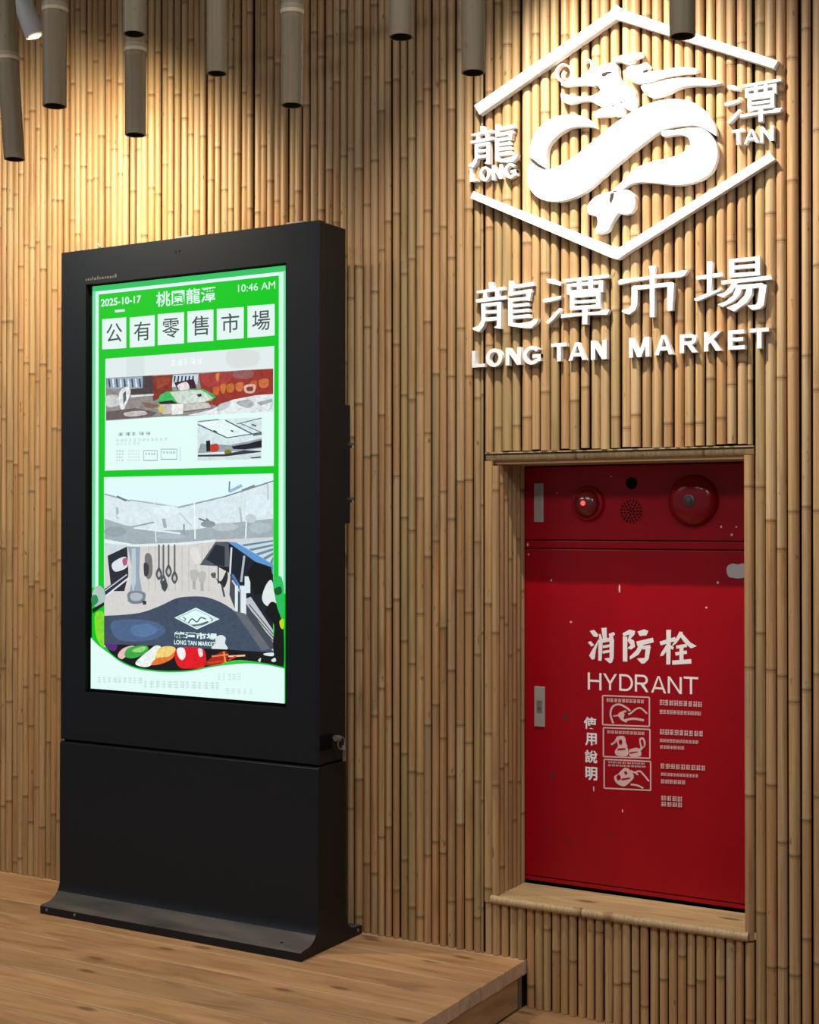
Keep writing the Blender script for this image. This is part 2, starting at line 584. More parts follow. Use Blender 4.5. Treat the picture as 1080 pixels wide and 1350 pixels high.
lin = lying_pole('lintel_pole', OP_X0 + 0.005, OP_X1 - 0.001, 0.0265, 1.570, 0.0128, 'bamboo pole laid along the top edge of the niche')
b = MB()
b.box(nx0, nx1, 0.030, 0.215, 1.548, 1.566)
b.build('lintel_board', M_SILL, wall)['label'] = 'flat bamboo board lining the top of the niche'
b = MB()
b.box(OP_X0 + 0.006, OP_X1, 0.006, 0.05, 1.5815, 1.5850)
b.build('lintel_strip', M_SILL, wall)['label'] = 'pale strip showing under the cane ends'
lying_pole('sill_pole', OP_X0 + 0.030, OP_X1 - 0.014, 0.002, 0.176, 0.0135, 'rounded bamboo pole along the front of the niche sill')
b = MB()
for k in range(4):
    b.box(OP_X0 + 0.046, nx1 - 0.002, 0.013 + 0.048 * k, 0.0595 + 0.048 * k, 0.168, 0.1865 + 0.0008 * (k % 2))
b.build('sill_board', M_SILL, wall, bevel=0.0012)['label'] = 'flat split bamboo sill of the niche'

# ------------------------------------------------------------------ floors and deck
b = MB()
b.box(-5.6, 2.6, -5.5, 0.04, FLOOR_Z - 0.06, FLOOR_Z - 0.028)
floor = b.build('floor', M_HALL)
tag(floor, kind='structure')
k = 0
y = -0.004
while y > -2.6:
    w = 0.132
    b = MB()
    b.box(STEP_X - 0.01, 1.4, -w / 2 + 0.002, w / 2 - 0.002 + (0.034 if y > -0.01 else 0), -0.014, 0.014)
    o = b.build('plank', M_FLOOR, floor, bevel=0.0025)
    o.location = (0, y - w / 2, FLOOR_Z - 0.014)
    y -= w

deck = empty('wooden_deck', (-3.5, -1.4, FLOOR_Z), 'raised wooden plank deck carrying the black kiosk, with a step at its end', 'deck')
PW = 0.1405
y = -0.004
while y > -3.0:
    first_row = y > -0.01
    x1 = STEP_X + RND.uniform(-0.003, 0.002)
    for (xa, xb) in ((x1 - 2.75 - 0.9 * RND.random(), x1), (-5.55, None)):
        if xb is None:
            xb = last
        last = xa - 0.002
        mb = MB()
        L = xb - xa
        mb.box(-L / 2, L / 2, -PW / 2 + 0.0022, PW / 2 - 0.0022 + (0.034 if first_row else 0.0), -0.0225, 0.0225)
        for i, fc in enumerate(mb.f):
            if i == 5:
                mb.m[i] = 1
        o = mb.build('plank', [M_PLANK, M_PLANK_END], deck, bevel=0.0032)
        o.location = Vector(((xa + xb) / 2, y - PW / 2, -0.0225 + RND.uniform(-0.0008, 0.0))) - Vector(deck.location)
    y -= PW
b = MB()
b.box(-1.465, 1.465, -0.011, 0.011, FLOOR_Z, -0.0455)
o = b.build('fascia_board', M_PLANK_BARE, deck, bevel=0.002)
o.rotation_euler = (0, 0, math.pi / 2)
o.location = Vector((STEP_X - 0.023, -1.485, 0)) - Vector(deck.location)
b = MB()
b.box(STEP_X - 0.040, STEP_X - 0.006, -0.018, -0.004, FLOOR_Z, -0.0455)
b.build('end_post', M_STEEL_DULL, deck)
for yy in (-0.3, -1.2, -2.1, -2.9):
    b = MB()
    b.box(-5.5, STEP_X - 0.04, yy - 0.03, yy + 0.03, FLOOR_Z - 0.027, -0.0455)
    b.build('joist', M_FLOOR, deck)

b = MB()
b.box(-5.6, 2.6, -5.5, 0.075, TOP_Z, TOP_Z + 0.05)
tag(b.build('ceiling', M_CEIL), kind='structure')


# ------------------------------------------------------------------ lettering helpers
def crop(x0, y0, s, Y):
    """points read off an enlarged view of one flat surface, as (x, z) on the plane y = Y"""
    def f(p):
        q = at(x0 + p[0] / s, y0 + p[1] / s, Y)
        return (q.x, q.z)
    return f


def bar(p, q, w0, w1=None):
    """a straight stroke as an outline"""
    w1 = w0 if w1 is None else w1
    dx, dy = q[0] - p[0], q[1] - p[1]
    L = math.hypot(dx, dy) or 1
    nx, ny = -dy / L, dx / L
    return [(p[0] + nx * w0 / 2, p[1] + ny * w0 / 2), (q[0] + nx * w1 / 2, q[1] + ny * w1 / 2),
            (q[0] - nx * w1 / 2, q[1] - ny * w1 / 2), (p[0] - nx * w0 / 2, p[1] - ny * w0 / 2)]


def ribbon(pts, ws):
    """a curved stroke with a width at each point"""
    if not isinstance(ws, (list, tuple)):
        ws = [ws] * len(pts)
    a, b_ = [], []
    for i, p in enumerate(pts):
        q0, q1 = pts[max(0, i - 1)], pts[min(len(pts) - 1, i + 1)]
        dx, dy = q1[0] - q0[0], q1[1] - q0[1]
        L = math.hypot(dx, dy) or 1
        nx, ny = -dy / L, dx / L
        a.append((p[0] + nx * ws[i] / 2, p[1] + ny * ws[i] / 2))
        b_.append((p[0] - nx * ws[i] / 2, p[1] - ny * ws[i] / 2))
    return a + b_[::-1]


def smooth_loop(pts, n=4):
    """closed Catmull-Rom outline"""
    out = []
    N = len(pts)
    for i in range(N):
        p0, p1, p2, p3 = pts[i - 1], pts[i], pts[(i + 1) % N], pts[(i + 2) % N]
        for k in range(n):
            t = k / n
            out.append(tuple(0.5 * (2 * p1[j] + (p2[j] - p0[j]) * t + (2 * p0[j] - 5 * p1[j] + 4 * p2[j] - p3[j]) * t * t +
                                    (3 * p1[j] - p0[j] - 3 * p2[j] + p3[j]) * t ** 3) for j in (0, 1)))
    return out


def smooth_line(pts, n=5):
    P = [pts[0]] + list(pts) + [pts[-1]]
    out = []
    for i in range(1, len(P) - 2):
        p0, p1, p2, p3 = P[i - 1], P[i], P[i + 1], P[i + 2]
        for k in range(n):
            t = k / n
            out.append(tuple(0.5 * (2 * p1[j] + (p2[j] - p0[j]) * t + (2 * p0[j] - 5 * p1[j] + 4 * p2[j] - p3[j]) * t * t +
                                    (3 * p1[j] - p0[j] - 3 * p2[j] + p3[j]) * t ** 3) for j in range(len(p1))))
    out.append(tuple(pts[-1]))
    return out


def glyph_mesh(text, offset=0.0, extrude=0.0):
    cu = bpy.data.curves.new('glyph', 'FONT')
    cu.body = text
    cu.size = 1.0
    cu.offset = offset
    cu.extrude = extrude
    cu.resolution_u = 4
    cu.fill_mode = 'BOTH' if extrude else 'FRONT'
    ob = bpy.data.objects.new('glyph', cu)
    C.objects.link(ob)
    dg = bpy.context.evaluated_depsgraph_get()
    me = bpy.data.meshes.new_from_object(ob.evaluated_get(dg))
    vv = [tuple(v.co) for v in me.vertices]
    ff = [list(p.vertices) for p in me.polygons]
    bpy.data.objects.remove(ob)
    bpy.data.curves.remove(cu)
    bpy.data.meshes.remove(me)
    return vv, ff


def add_text(mb, text, x0, x1, z0, z1, y, depth=0.0, offset=0.0, col=(0, 0, 0, 1), mi=0):
    """text fitted to a box on a plane facing -y"""
    vv, ff = glyph_mesh(text, offset, 0.5 if depth else 0.0)
    if not vv:
        return
    ax, bx = min(v[0] for v in vv), max(v[0] for v in vv)
    ay, by = min(v[1] for v in vv), max(v[1] for v in vv)
    mb.add([(x0 + (v[0] - ax) / (bx - ax) * (x1 - x0), y + (0.5 - v[2]) * depth if depth else y, z0 + (v[1] - ay) / (by - ay) * (z1 - z0)) for v in vv], ff, col, mi)


SIGN_F, SIGN_B = -0.0165, 0.004


def px_box(l, t, r, b_, Y):
    """left, right, bottom and top of a rectangle on the plane y = Y from the four sides it shows"""
    xm, ym = (l + r) / 2, (t + b_) / 2
    return at(l, ym, Y).x, at(r, ym, Y).x, at(xm, b_, Y).z, at(xm, t, Y).z


# ------------------------------------------------------------------ the raised characters
GL = {}


def arc(cx, cy, ro, ri, a0, a1, n=18, sx=1.0, sy=1.0):
    """part of a ring; ro and ri are (x, y) radii of its outer and inner edge, angles in degrees"""
    A_ = [math.radians(a0 + (a1 - a0) * k / n) for k in range(n + 1)]
    return [(cx + ro[0] * math.cos(a), cy + ro[1] * math.sin(a)) for a in A_] + [(cx + ri[0] * math.cos(a), cy + ri[1] * math.sin(a)) for a in A_[::-1]]


def R4(x0, y0, x1, y1):
    return [(x0, y0), (x1, y0), (x1, y1), (x0, y1)]


def latin(ch, t, h):
    """a plain grotesque capital in a unit box; t = width of an upright, h = height of a bar"""
    if ch == 'L':
        return [R4(0, 0, t, 1), R4(0, 0, 1, h)]
    if ch == 'T':
        return [R4(0, 1 - h, 1, 1), R4(.5 - t / 2, 0, .5 + t / 2, 1)]
    if ch == 'H':
        return [R4(0, 0, t, 1), R4(1 - t, 0, 1, 1), R4(0, .53 - h / 2, 1, .53 + h / 2)]
    if ch == 'E':
        return [R4(0, 0, t, 1), R4(0, 0, 1, h), R4(0, 1 - h, .96, 1), R4(0, .52 - h / 2, .9, .52 + h / 2)]
    if ch == 'A':
        return [[(0, 0), (t, 0), (.5, .97 - h * .6), (.5 + t * .5, 1), (.5 - t * .5, 1)], [(1, 0), (1 - t, 0), (.5, .97 - h * .6), (.5 - t * .5, 1), (.5 + t * .5, 1)],
                [(.12 + t * .5, .22), (.88 - t * .5, .22), (.82 - t * .5, .22 + h), (.18 + t * .5, .22 + h)]]
    if ch == 'N':
        return [R4(0, 0, t, 1), R4(1 - t, 0, 1, 1), [(0, 1), (t * 1.08, 1), (1, 0), (1 - t * 1.08, 0)]]
    if ch == 'M':
        t *= .86
        return [R4(0, 0, t, 1), R4(1 - t, 0, 1, 1), [(0, 1), (t * 1.3, 1), (.5 + t * .5, 0), (.5 - t * .5, 0)], [(1, 1), (1 - t * 1.3, 1), (.5 - t * .5, 0), (.5 + t * .5, 0)]]
    if ch == 'Y':
        return [[(0, 1), (t * 1.1, 1), (.5, .42 + h), (1 - t * 1.1, 1), (1, 1), (.5 + t / 2, .40), (.5 + t / 2, 0), (.5 - t / 2, 0), (.5 - t / 2, .40)]]
    if ch == 'K':
        return [R4(0, 0, t, 1), [(t * .8, .30), (t * .8, .62), (1 - t * 1.3, 1), (.98, 1)], [(.34, .50), (.34 + t * .75, .66), (1, 0), (1 - t * 1.25, 0)]]
    if ch == 'R':
        return [R4(0, 0, t, 1), R4(0, 1 - h, .60, 1), R4(0, .42, .60, .42 + h), arc(.60, .71, (.36, .29), (.36 - t, .29 - h), -90, 90, 12), [(.40, .44), (.66, .46), (1, 0), (1 - t * 1.15, 0)]]
    if ch == 'D':
        return [R4(0, 0, t, 1), R4(0, 1 - h, .46, 1), R4(0, 0, .46, h), arc(.46, .5, (.54, .5), (.54 - t, .5 - h), -90, 90, 14)]
    if ch == 'O':
        return [arc(.5, .5, (.5, .5), (.5 - t, .5 - h), 0, 180), arc(.5, .5, (.5, .5), (.5 - t, .5 - h), 180, 360)]
    if ch == 'G':
        return [arc(.5, .5, (.5, .5), (.5 - t, .5 - h), 38, 190), arc(.5, .5, (.5, .5), (.5 - t, .5 - h), 190, 322), R4(.54, .35, 1, .35 + h), R4(1 - t * .95, .16, 1, .35 + h)]
GL['dragon'] = (crop(620, 360, 10.8, SIGN_F), [
    bar((297, 128), (300, 245), 78, 62), bar((92, 272), (490, 215), 36, 46), bar((212, 255), (208, 385), 52), bar((385, 235), (380, 355), 56),
    bar((82, 398), (512, 345), 52, 50),
    [(155, 448), (218, 445), (215, 680), (190, 760), (122, 842), (42, 808), (30, 780), (115, 748), (160, 670)],
    bar((158, 458), (440, 430), 48), [(380, 425), (442, 420), (438, 790), (395, 790), (335, 775), (380, 745)],
    bar((205, 556), (390, 545), 46), bar((205, 662), (390, 645), 52),
    bar((588, 108), (576, 310), 72, 58), bar((590, 198), (905, 150), 44, 56), bar((545, 302), (880, 248), 46, 48), bar((838, 245), (822, 392), 68, 56),
    bar((545, 385), (850, 356), 46), bar((572, 370), (575, 745), 62), bar((590, 468), (838, 442), 44), bar((590, 550), (842, 526), 44), bar((590, 632), (852, 607), 46),
    [(548, 700), (700, 716), (860, 690), (905, 655), (972, 648), (945, 715), (872, 782), (780, 785), (548, 752)]])
GL['pool'] = (crop(710, 350, 10.8, SIGN_F), [
    [(108, 185), (225, 195), (330, 245), (310, 285), (215, 265), (130, 245)], [(65, 478), (330, 430), (315, 468), (180, 510), (72, 530), (60, 500)],
    [(298, 605), (328, 612), (305, 660), (225, 760), (142, 832), (102, 808), (200, 710)],
    bar((365, 218), (1000, 148), 46, 48), bar((405, 285), (920, 232), 44), bar((405, 388), (920, 346), 56),
    bar((430, 262), (430, 415), 52), bar((890, 212), (890, 375), 62), bar((580, 205), (580, 380), 62), bar((742, 185), (742, 370), 62),
    bar((478, 420), (478, 630), 62), bar((852, 390), (852, 610), 62), bar((450, 438), (885, 404), 50), bar((500, 522), (840, 500), 42), bar((448, 608), (885, 578), 52),
    bar((665, 590), (660, 838), 72), [(318, 748), (330, 695), (620, 672), (860, 655), (910, 628), (1018, 628), (975, 700), (700, 706), (560, 720)]])
GL['city'] = (crop(810, 340, 10.8, SIGN_F), [
    [(488, 115), (590, 112), (574, 185), (574, 842), (505, 842), (505, 185)],
    [(52, 330), (90, 305), (450, 265), (930, 190), (960, 175), (1048, 178), (1000, 250), (930, 275), (600, 285), (300, 330), (65, 382)],
    [(245, 420), (280, 393), (330, 400), (328, 660), (300, 740), (210, 806), (150, 790), (104, 765), (110, 742), (200, 722), (245, 665)],
    bar((290, 428), (800, 374), 58), [(756, 385), (810, 342), (852, 355), (828, 745), (765, 757), (752, 735)]])
GL['field'] = (crop(910, 330, 9.391, SIGN_F), [
    bar((75, 342), (398, 296), 46), bar((243, 138), (235, 520), 66, 54), [(50, 598), (210, 528), (392, 468), (385, 488), (240, 565), (92, 630), (58, 625)],
    bar((512, 108), (512, 330), 64), bar((836, 72), (832, 300), 56), bar((482, 132), (862, 95), 44), bar((510, 215), (850, 184), 46), bar((488, 310), (862, 284), 48),
    bar((385, 398), (1010, 334), 44, 50),
    [(525, 395), (592, 392), (565, 440), (520, 510), (408, 585), (325, 552), (430, 520), (490, 450)],
    [(570, 462), (642, 470), (620, 540), (535, 630), (395, 702), (338, 668), (440, 632), (530, 560)],
    [(708, 455), (772, 455), (765, 545), (690, 655), (545, 758), (448, 712), (580, 655), (675, 560)],
    [(840, 405), (948, 428), (912, 680), (862, 725), (765, 738), (705, 682), (815, 672), (835, 640), (858, 465)],
    bar((560, 458), (900, 432), 54)])


def glyph_outline(key):
    f, strokes = GL[key]
    return [[f(p) for p in s] for s in strokes]


def bounds(polys):
    xs = [p[0] for s in polys for p in s]
    zs = [p[1] for s in polys for p in s]
    return min(xs), max(xs), min(zs), max(zs)


def raised(name, polys, label, cat, group=None, front=SIGN_F, back=SIGN_B):
    x0, x1, z0, z1 = bounds(polys)
    mb = MB()
    for i, s in enumerate(polys):
        mb.prism(s, front - 0.00006 * i, back)
    o = mb.build(name, M_WHITE, origin=((x0 + x1) / 2, 0, z0))
    return tag(o, label, cat, group)


def fit(polys, box):
    a, b_, c, d = bounds(polys)
    x0, x1, z0, z1 = box
    return [[(x0 + (p[0] - a) / (b_ - a) * (x1 - x0), z0 + (p[1] - c) / (d - c) * (z1 - z0)) for p in s] for s in polys]


G_BIG = 'large raised characters of the market name'
raised('raised_character', glyph_outline('dragon'), 'large white raised character 龍, first in the market name row', 'sign character', G_BIG)
raised('raised_character', glyph_outline('pool'), 'large white raised character 潭, second in the market name row', 'sign character', G_BIG)
raised('raised_character', glyph_outline('city'), 'large white raised character 市, third in the market name row', 'sign character', G_BIG)
raised('raised_character', glyph_outline('field'), 'large white raised character 場, last in the market name row', 'sign character', G_BIG)
G_SM = 'small raised characters beside the dragon'
raised('raised_character', fit(glyph_outline('dragon'), px_box(617, 164, 683, 217.5, SIGN_F)), 'small white raised character 龍 above LONG, left of the dragon', 'sign character', G_SM)
raised('raised_character', fit(glyph_outline('pool'), px_box(955, 107, 1031.5, 162, SIGN_F)), 'small white raised character 潭 above TAN, right of the dragon', 'sign character', G_SM)


def raised_letter(ch, l, t, r, b_, label, group, offset=0.028):
    x0, x1, z0, z1 = px_box(l, t, r, b_, SIGN_F)
    mb = MB()
    st = 0.235 * (z1 - z0) * (1.0 if offset > 0.025 else 0.88)
    for i, sh in enumerate(latin(ch, st / (x1 - x0), st * 0.84 / (z1 - z0))):
        mb.prism([(x0 + p[0] * (x1 - x0), z0 + p[1] * (z1 - z0)) for p in sh], SIGN_F - 0.00006 * i, SIGN_B)
    o = mb.build('raised_letter', M_WHITE, origin=((x0 + x1) / 2, 0, z0))
    return tag(o, label, 'sign letter', group)


def row(crop_, chars, labels, group, offset=0.03):
    x0, y0, s = crop_
    for (ch, l, t, r, b_), lab in zip(chars, labels):
        raised_letter(ch, x0 + l / s, y0 + t / s, x0 + r / s, y0 + b_ / s, lab, group, offset)


G_L = 'raised latin letters of the market name'
row((615, 420, 5.268), [('L', 38, 222, 128, 338), ('O', 135, 207, 250, 336), ('N', 272, 200, 378, 323), ('G', 392, 190, 517, 319)],
    ['white raised letter %s, %s of LONG under the large 龍' % p for p in (('L', 'first'), ('O', 'second'), ('N', 'third'), ('G', 'last'))], G_L)
row((615, 420, 5.268), [('T', 588, 170, 697, 296), ('A', 708, 165, 832, 290), ('N', 865, 150, 974, 284)],
    ['white raised letter %s, %s of TAN under the large 潭' % p for p in (('T', 'first'), ('A', 'middle'), ('N', 'last'))], G_L)
row((820, 415, 5.268), [('M', 50, 156, 190, 294), ('A', 225, 140, 357, 278), ('R', 402, 133, 523, 264), ('K', 570, 117, 692, 252), ('E', 738, 105, 855, 241), ('T', 888, 92, 1020, 234)],
    ['white raised letter %s, %s of the word MARKET' % p for p in (('M', 'first'), ('A', 'second'), ('R', 'third'), ('K', 'fourth'), ('E', 'fifth'), ('T', 'last'))], G_L)
G_S = 'small raised latin letters beside the dragon'
row((600, 140, 10.38), [('L', 200, 845, 305, 1030), ('O', 332, 825, 480, 1025), ('N', 505, 800, 645, 1000), ('G', 672, 780, 838, 985)],
    ['small white raised letter %s, %s of LONG left of the dragon' % p for p in (('L', 'first'), ('O', 'second'), ('N', 'third'), ('G', 'last'))], G_S, 0.02)
row((950, 95, 12.0), [('T', 175, 905, 375, 1145), ('A', 375, 905, 598, 1120), ('N', 625, 855, 842, 1100)],
    ['small white raised letter %s, %s of TAN right of the dragon' % p for p in (('T', 'first'), ('A', 'middle'), ('N', 'last'))], G_S, 0.012)

# the open hexagon
HF = -0.0215
f0 = crop(0, 0, 1, HF)


def poly(f, pts):
    return [f(p) for p in pts]


raised('hexagon_bar', [poly(f0, [(625, 139), (803, 16), (812, 6), (824, 14), (1026, 80), (1020, 90), (826, 29), (812, 25), (632, 151)])],
       'white raised peaked bar over the dragon, upper half of the hexagon', 'sign frame', 'hexagon around the dragon', front=HF)
raised('hexagon_bar', [poly(f0, [(620, 261), (624, 252), (806, 324), (817, 326), (1015, 201), (1022, 210), (824, 335), (814, 342), (804, 339)])],
       'white raised V-shaped bar below the dragon, lower half of the hexagon', 'sign frame', 'hexagon around the dragon', front=HF)

# the dragon
fd = crop(690, 120, 4.0, HF)
fh = crop(720, 60, 4.32, HF)
dragon = empty('dragon_emblem', (at(820, 285, 0).x, 0, at(820, 285, 0).z), 'white raised dragon emblem coiled in an S inside the hexagon', 'sign emblem')


def emblem(name, polys, front=HF):
    mb = MB()
    for i, s in enumerate(polys):
        mb.prism(s, front - 0.00012 * i, SIGN_B)
    return mb.build(name, M_WHITE, dragon)


emblem('body', [poly(fd, smooth_loop([(40, 372), (75, 392), (115, 410), (165, 404), (255, 355), (355, 275), (470, 180), (590, 100), (700, 55), (800, 42), (890, 58), (960, 105), (1005, 170),
                                      (1018, 232), (985, 215), (925, 184), (860, 178), (770, 190), (700, 225), (600, 300), (500, 380), (400, 470), (310, 540), (220, 575), (140, 580), (75, 560), (30, 505), (20, 430)]))])
emblem('body_coil', [poly(fd, smooth_loop([(735, 212), (800, 204), (880, 194), (940, 196), (990, 232), (1020, 290), (1022, 350), (1000, 410), (955, 455), (880, 485), (800, 494), (700, 485), (620, 480), (560, 492), (510, 526),
                                           (470, 528), (520, 478), (590, 410), (680, 372), (780, 350), (850, 318), (880, 280), (868, 245), (830, 228), (775, 232), (735, 238)]))])
emblem('neck', [poly(fd, smooth_loop([(385, 190), (330, 184), (250, 192), (180, 232), (132, 290), (122, 345), (118, 402), (80, 385), (38, 350), (35, 300), (60, 225), (115, 165), (190, 130), (270, 125), (340, 145)]))])
emblem('head', [poly(fh, smooth_loop([(92, 212), (150, 190), (215, 180), (265, 160), (300, 118), (345, 104), (385, 98), (408, 120), (412, 170), (436, 212), (492, 248), (512, 290), (505, 340), (480, 368), (440, 345),
                                      (430, 318), (385, 335), (325, 348), (280, 330), (245, 312), (180, 318), (125, 330), (92, 310), (85, 272), (130, 282), (200, 290), (260, 285), (305, 262), (300, 236), (240, 222), (170, 222), (95, 228)]))])
emblem('horn', [poly(fh, smooth_loop([(380, 75), (430, 55), (480, 45), (545, 40), (540, 58), (505, 72), (490, 96), (456, 104), (420, 90), (385, 88)]))])
emblem('mane', [poly(fh, smooth_loop([(462, 124), (520, 112), (572, 98), (588, 118), (580, 142), (650, 142), (750, 124), (852, 130), (850, 150), (760, 158), (660, 178), (590, 204), (540, 212), (494, 206), (462, 172)]))])
emblem('mane', [poly(fh, smooth_loop([(540, 232), (600, 218), (680, 196), (760, 184), (860, 184), (940, 192), (1002, 212), (930, 226), (840, 225), (760, 238), (690, 272), (620, 292), (580, 285)]))])
emblem('claw', [poly(fh, smooth_loop([(272, 400), (290, 372), (330, 352), (375, 345), (378, 395), (330, 402)])), poly(fh, smooth_loop([(385, 345), (432, 330), (440, 385), (388, 398)]))])
emblem('tail', [poly(fd, smooth_loop([(460, 530), (500, 526), (548, 520), (582, 545), (590, 595), (570, 640), (530, 650), (500, 645), (470, 690), (445, 735), (400, 752), (380, 735), (392, 700), (385, 660), (345, 648), (342, 600),
                                      (385, 555)]))])
wh = []
for pts, ws in (([(100, 212), (60, 180), (55, 140), (85, 105), (125, 118), (142, 160), (120, 190), (88, 170), (100, 140)], [14, 12, 10, 9, 9, 9, 8, 7, 5]),
                ([(205, 178), (240, 150), (256, 112), (240, 78), (212, 90)], [20, 13, 11, 10, 7])):
    sl = smooth_line([(p[0], p[1], w) for p, w in zip(pts, ws)])
    wh.append([fh(p) for p in ribbon([(p[0], p[1]) for p in sl], [p[2] for p in sl])])
emblem('whisker', wh, HF + 0.004)
b = MB()
for pts_ in ([(318, 172), (322, 158), (350, 150), (378, 150), (350, 158), (336, 172)], [(272, 226), (300, 232), (306, 246), (292, 240)], [(548, 152), (570, 138), (584, 136), (576, 148)]):
    b = MB()
    b.prism([fh(p) for p in pts_], HF - 0.0035, HF - 0.001)
    b.build('engraved_line', M_DARK, dragon)
for pts_ in ([(36, 352), (50, 372), (75, 392), (118, 412), (112, 402), (82, 384), (56, 362)], [(462, 545), (478, 536), (474, 560), (462, 588), (456, 580)]):
    b = MB()
    b.prism([fd(p) for p in pts_], HF - 0.0035, HF - 0.001)
    b.build('engraved_line', M_DARK, dragon)

# ------------------------------------------------------------------ kiosk
KX0, KX1 = -3.6315, -2.531
KF, KB = -0.266, -0.102
KZ0, KZ1, KTOP = 0.588, 0.5945, 2.324
kx = (KX0 + KX1) / 2
kiosk = empty('display_kiosk', (kx, -0.18, 0), 'tall black floor-standing display kiosk with a lit green and white screen', 'kiosk')
# base: one bent profile with a foot to the front and to the back
prof = [(-0.361, 0.0), (-0.361, 0.026), (-0.355, 0.0295)]
for k in range(9):
    a = math.pi / 2 * k / 8
    prof.append((KF - 0.066 + 0.066 * math.sin(a), 0.0315 + 0.066 * (1 - math.cos(a))))
prof.append((KF, KZ0 - 0.006))
prof.append((KF + 0.006, KZ0))
prof.append((KB - 0.006, KZ0))
prof.append((KB, KZ0 - 0.006))
for k in range(9):
    a = math.pi / 2 * k / 8
    prof.append((KB + 0.055 - 0.055 * math.cos(a), 0.0315 + 0.055 * (1 - math.sin(a))))
prof += [(-0.008, 0.0295), (-0.004, 0.026), (-0.004, 0.0)]
mb = MB()
n = len(prof)
for i in range(n):
    p, q = prof[i], prof[(i + 1) % n]
    dusty = 1 if (1 <= i <= 7 or i >= n - 9) and max(p[1], q[1]) < 0.075 and max(p[1], q[1]) > 0.01 and i not in (0, n - 2) else 0
    mb.add([(KX0, p[0], p[1]), (KX1, p[0], p[1]), (KX1, q[0], q[1]), (KX0, q[0], q[1])], [(0, 1, 2, 3)], mi=dusty)
mb.add([(KX0, p[0], p[1]) for p in prof], [list(range(n))], mi=2)
mb.add([(KX1, p[0], p[1]) for p in prof], [list(range(n))[::-1]], mi=2)
base = mb.build('base', [M_BLACK, M_TOE, M_BLACK_EDGE], kiosk)
weld(base.data, 32)
for px, py in ((231, 1189), (243, 1192), (380, 1237), (372, 1243)):
    yy = -0.315
    d = ray(px, py)
    q = CAM + d * ((0.0325 - CAM.z) / d.z)
    b = MB()
    b.tube([(q.x, q.y, 0.030), (q.x, q.y, 0.0345)], 0.0055, 8)
    b.build('foot_bolt', M_BLACK_DEEP, base)
for (bx, by) in ((KX0 + 0.03, -0.3625), (KX0 + 0.16, -0.3625)):
    b = MB()
    b.lathe_y(bx, 0.016, [(0.0045, by), (0.005, by + 0.002)], 10)
    b.build('screw', M_STEEL_DULL, base)
for yy in (-0.03,):
    b = MB()
    b.tube([(KX1, yy, 0.017), (KX1 + 0.003, yy, 0.017)], 0.0055, 10)
    b.build('screw', M_STEEL_DULL, base)
b = MB()
b.box(KX0 + 0.01, KX1 - 0.01, KF + 0.012, KB - 0.004, KZ0 - 0.01, KZ1 + 0.01)
b.build('seam', M_BLACK_DEEP, kiosk)

# head: rear shell and front door with the screen opening
SX0, SX1, SZ0, SZ1 = -3.503, -2.673, 0.780, 2.195     # lit area
OX0, OX1, OZ0, OZ1 = -3.5125, -2.6545, 0.768, 2.199     # opening
b = MB()
b.box(KX0 + 0.002, KX1 - 0.0015, KF + 0.036, KB, KZ1, KTOP - 0.001)
b.build('rear_shell', M_BLACK_EDGE, kiosk, bevel=0.003)
DY0, DY1 = KF, KF + 0.0335
mb = MB()
for (xa, xb, za, zb) in ((KX0, OX0, KZ1, KTOP), (OX1, KX1, KZ1, KTOP), (OX0, OX1, KZ1, OZ0), (OX0, OX1, OZ1, KTOP)):
    pass
ch = 0.010
fr = [(KX0 + 0.004, KZ1 + 0.003), (KX1 - ch, KZ1 + 0.003), (KX1 - ch, KTOP - 0.003), (KX0 + 0.004, KTOP - 0.003)]
ou = [(KX0, KZ1), (KX1, KZ1), (KX1, KTOP), (KX0, KTOP)]
op = [(OX0, OZ0), (OX1, OZ0), (OX1, OZ1), (OX0, OZ1)]
vv = [(p[0], DY0, p[1]) for p in fr] + [(p[0], DY0 + 0.008, p[1]) for p in ou] + [(p[0], DY1, p[1]) for p in ou] + [(p[0], DY0, p[1]) for p in op] + [(p[0], DY0 + 0.026, p[1]) for p in op]
ff, mi = [], []
for i in range(4):
    j = (i + 1) % 4
    ff.append((i, j, 12 + j, 12 + i)); mi.append(0)
    ff.append((4 + i, 4 + j, j, i)); mi.append(0)
    ff.append((8 + i, 8 + j, 4 + j, 4 + i)); mi.append(1)
    ff.append((12 + i, 12 + j, 16 + j, 16 + i)); mi.append(2)
ff.append((11, 10, 9, 8)); mi.append(1)
mb.add(vv, ff)
mb.m = mi
door = mb.build('front_door', [M_BLACK, M_BLACK_EDGE, M_BLACK_DEEP], kiosk)
b = MB()
for (px, py) in ((232, 332), (237, 331)):
    q = at(px, py, KF)
    b.lathe_y(q.x, q.z, [(0.003, KF - 0.0008), (0.0036, KF)], 10)
b.build('sensor_holes', M_BLACK_DEEP, door)
# illegible maker's line
b = MB()
rr = random.Random(4)
q0, q1 = at(113, 369, KF), at(153, 365, KF)
xx = q0.x
while xx < q1.x:
    w = rr.uniform(0.004, 0.011)
    h = rr.choice((0.008, 0.008, 0.013))
    b.box(xx, xx + w, KF - 0.0006, KF, q0.z - 0.004, q0.z - 0.004 + h)
    xx += w + 0.004
b.build('faint_lettering', M_GREY_PRINT, door)

# display panel
SY = KF + 0.019
b = MB()
b.box(OX0 - 0.004, OX1 + 0.004, SY + 0.0045, KF + 0.0285, OZ0 - 0.003, OZ1 + 0.003)
screen = b.build('screen', M_BLACK_DEEP, kiosk)
screen['label'] = 'lit portrait screen with a green frame, photographs and Chinese titles'

S = MB()
lay = [0]
PHOTO = [1.0]
WHT, GRN, TEAL = srgb(226, 253, 247), srgb(0, 200, 28), srgb(60, 190, 110)


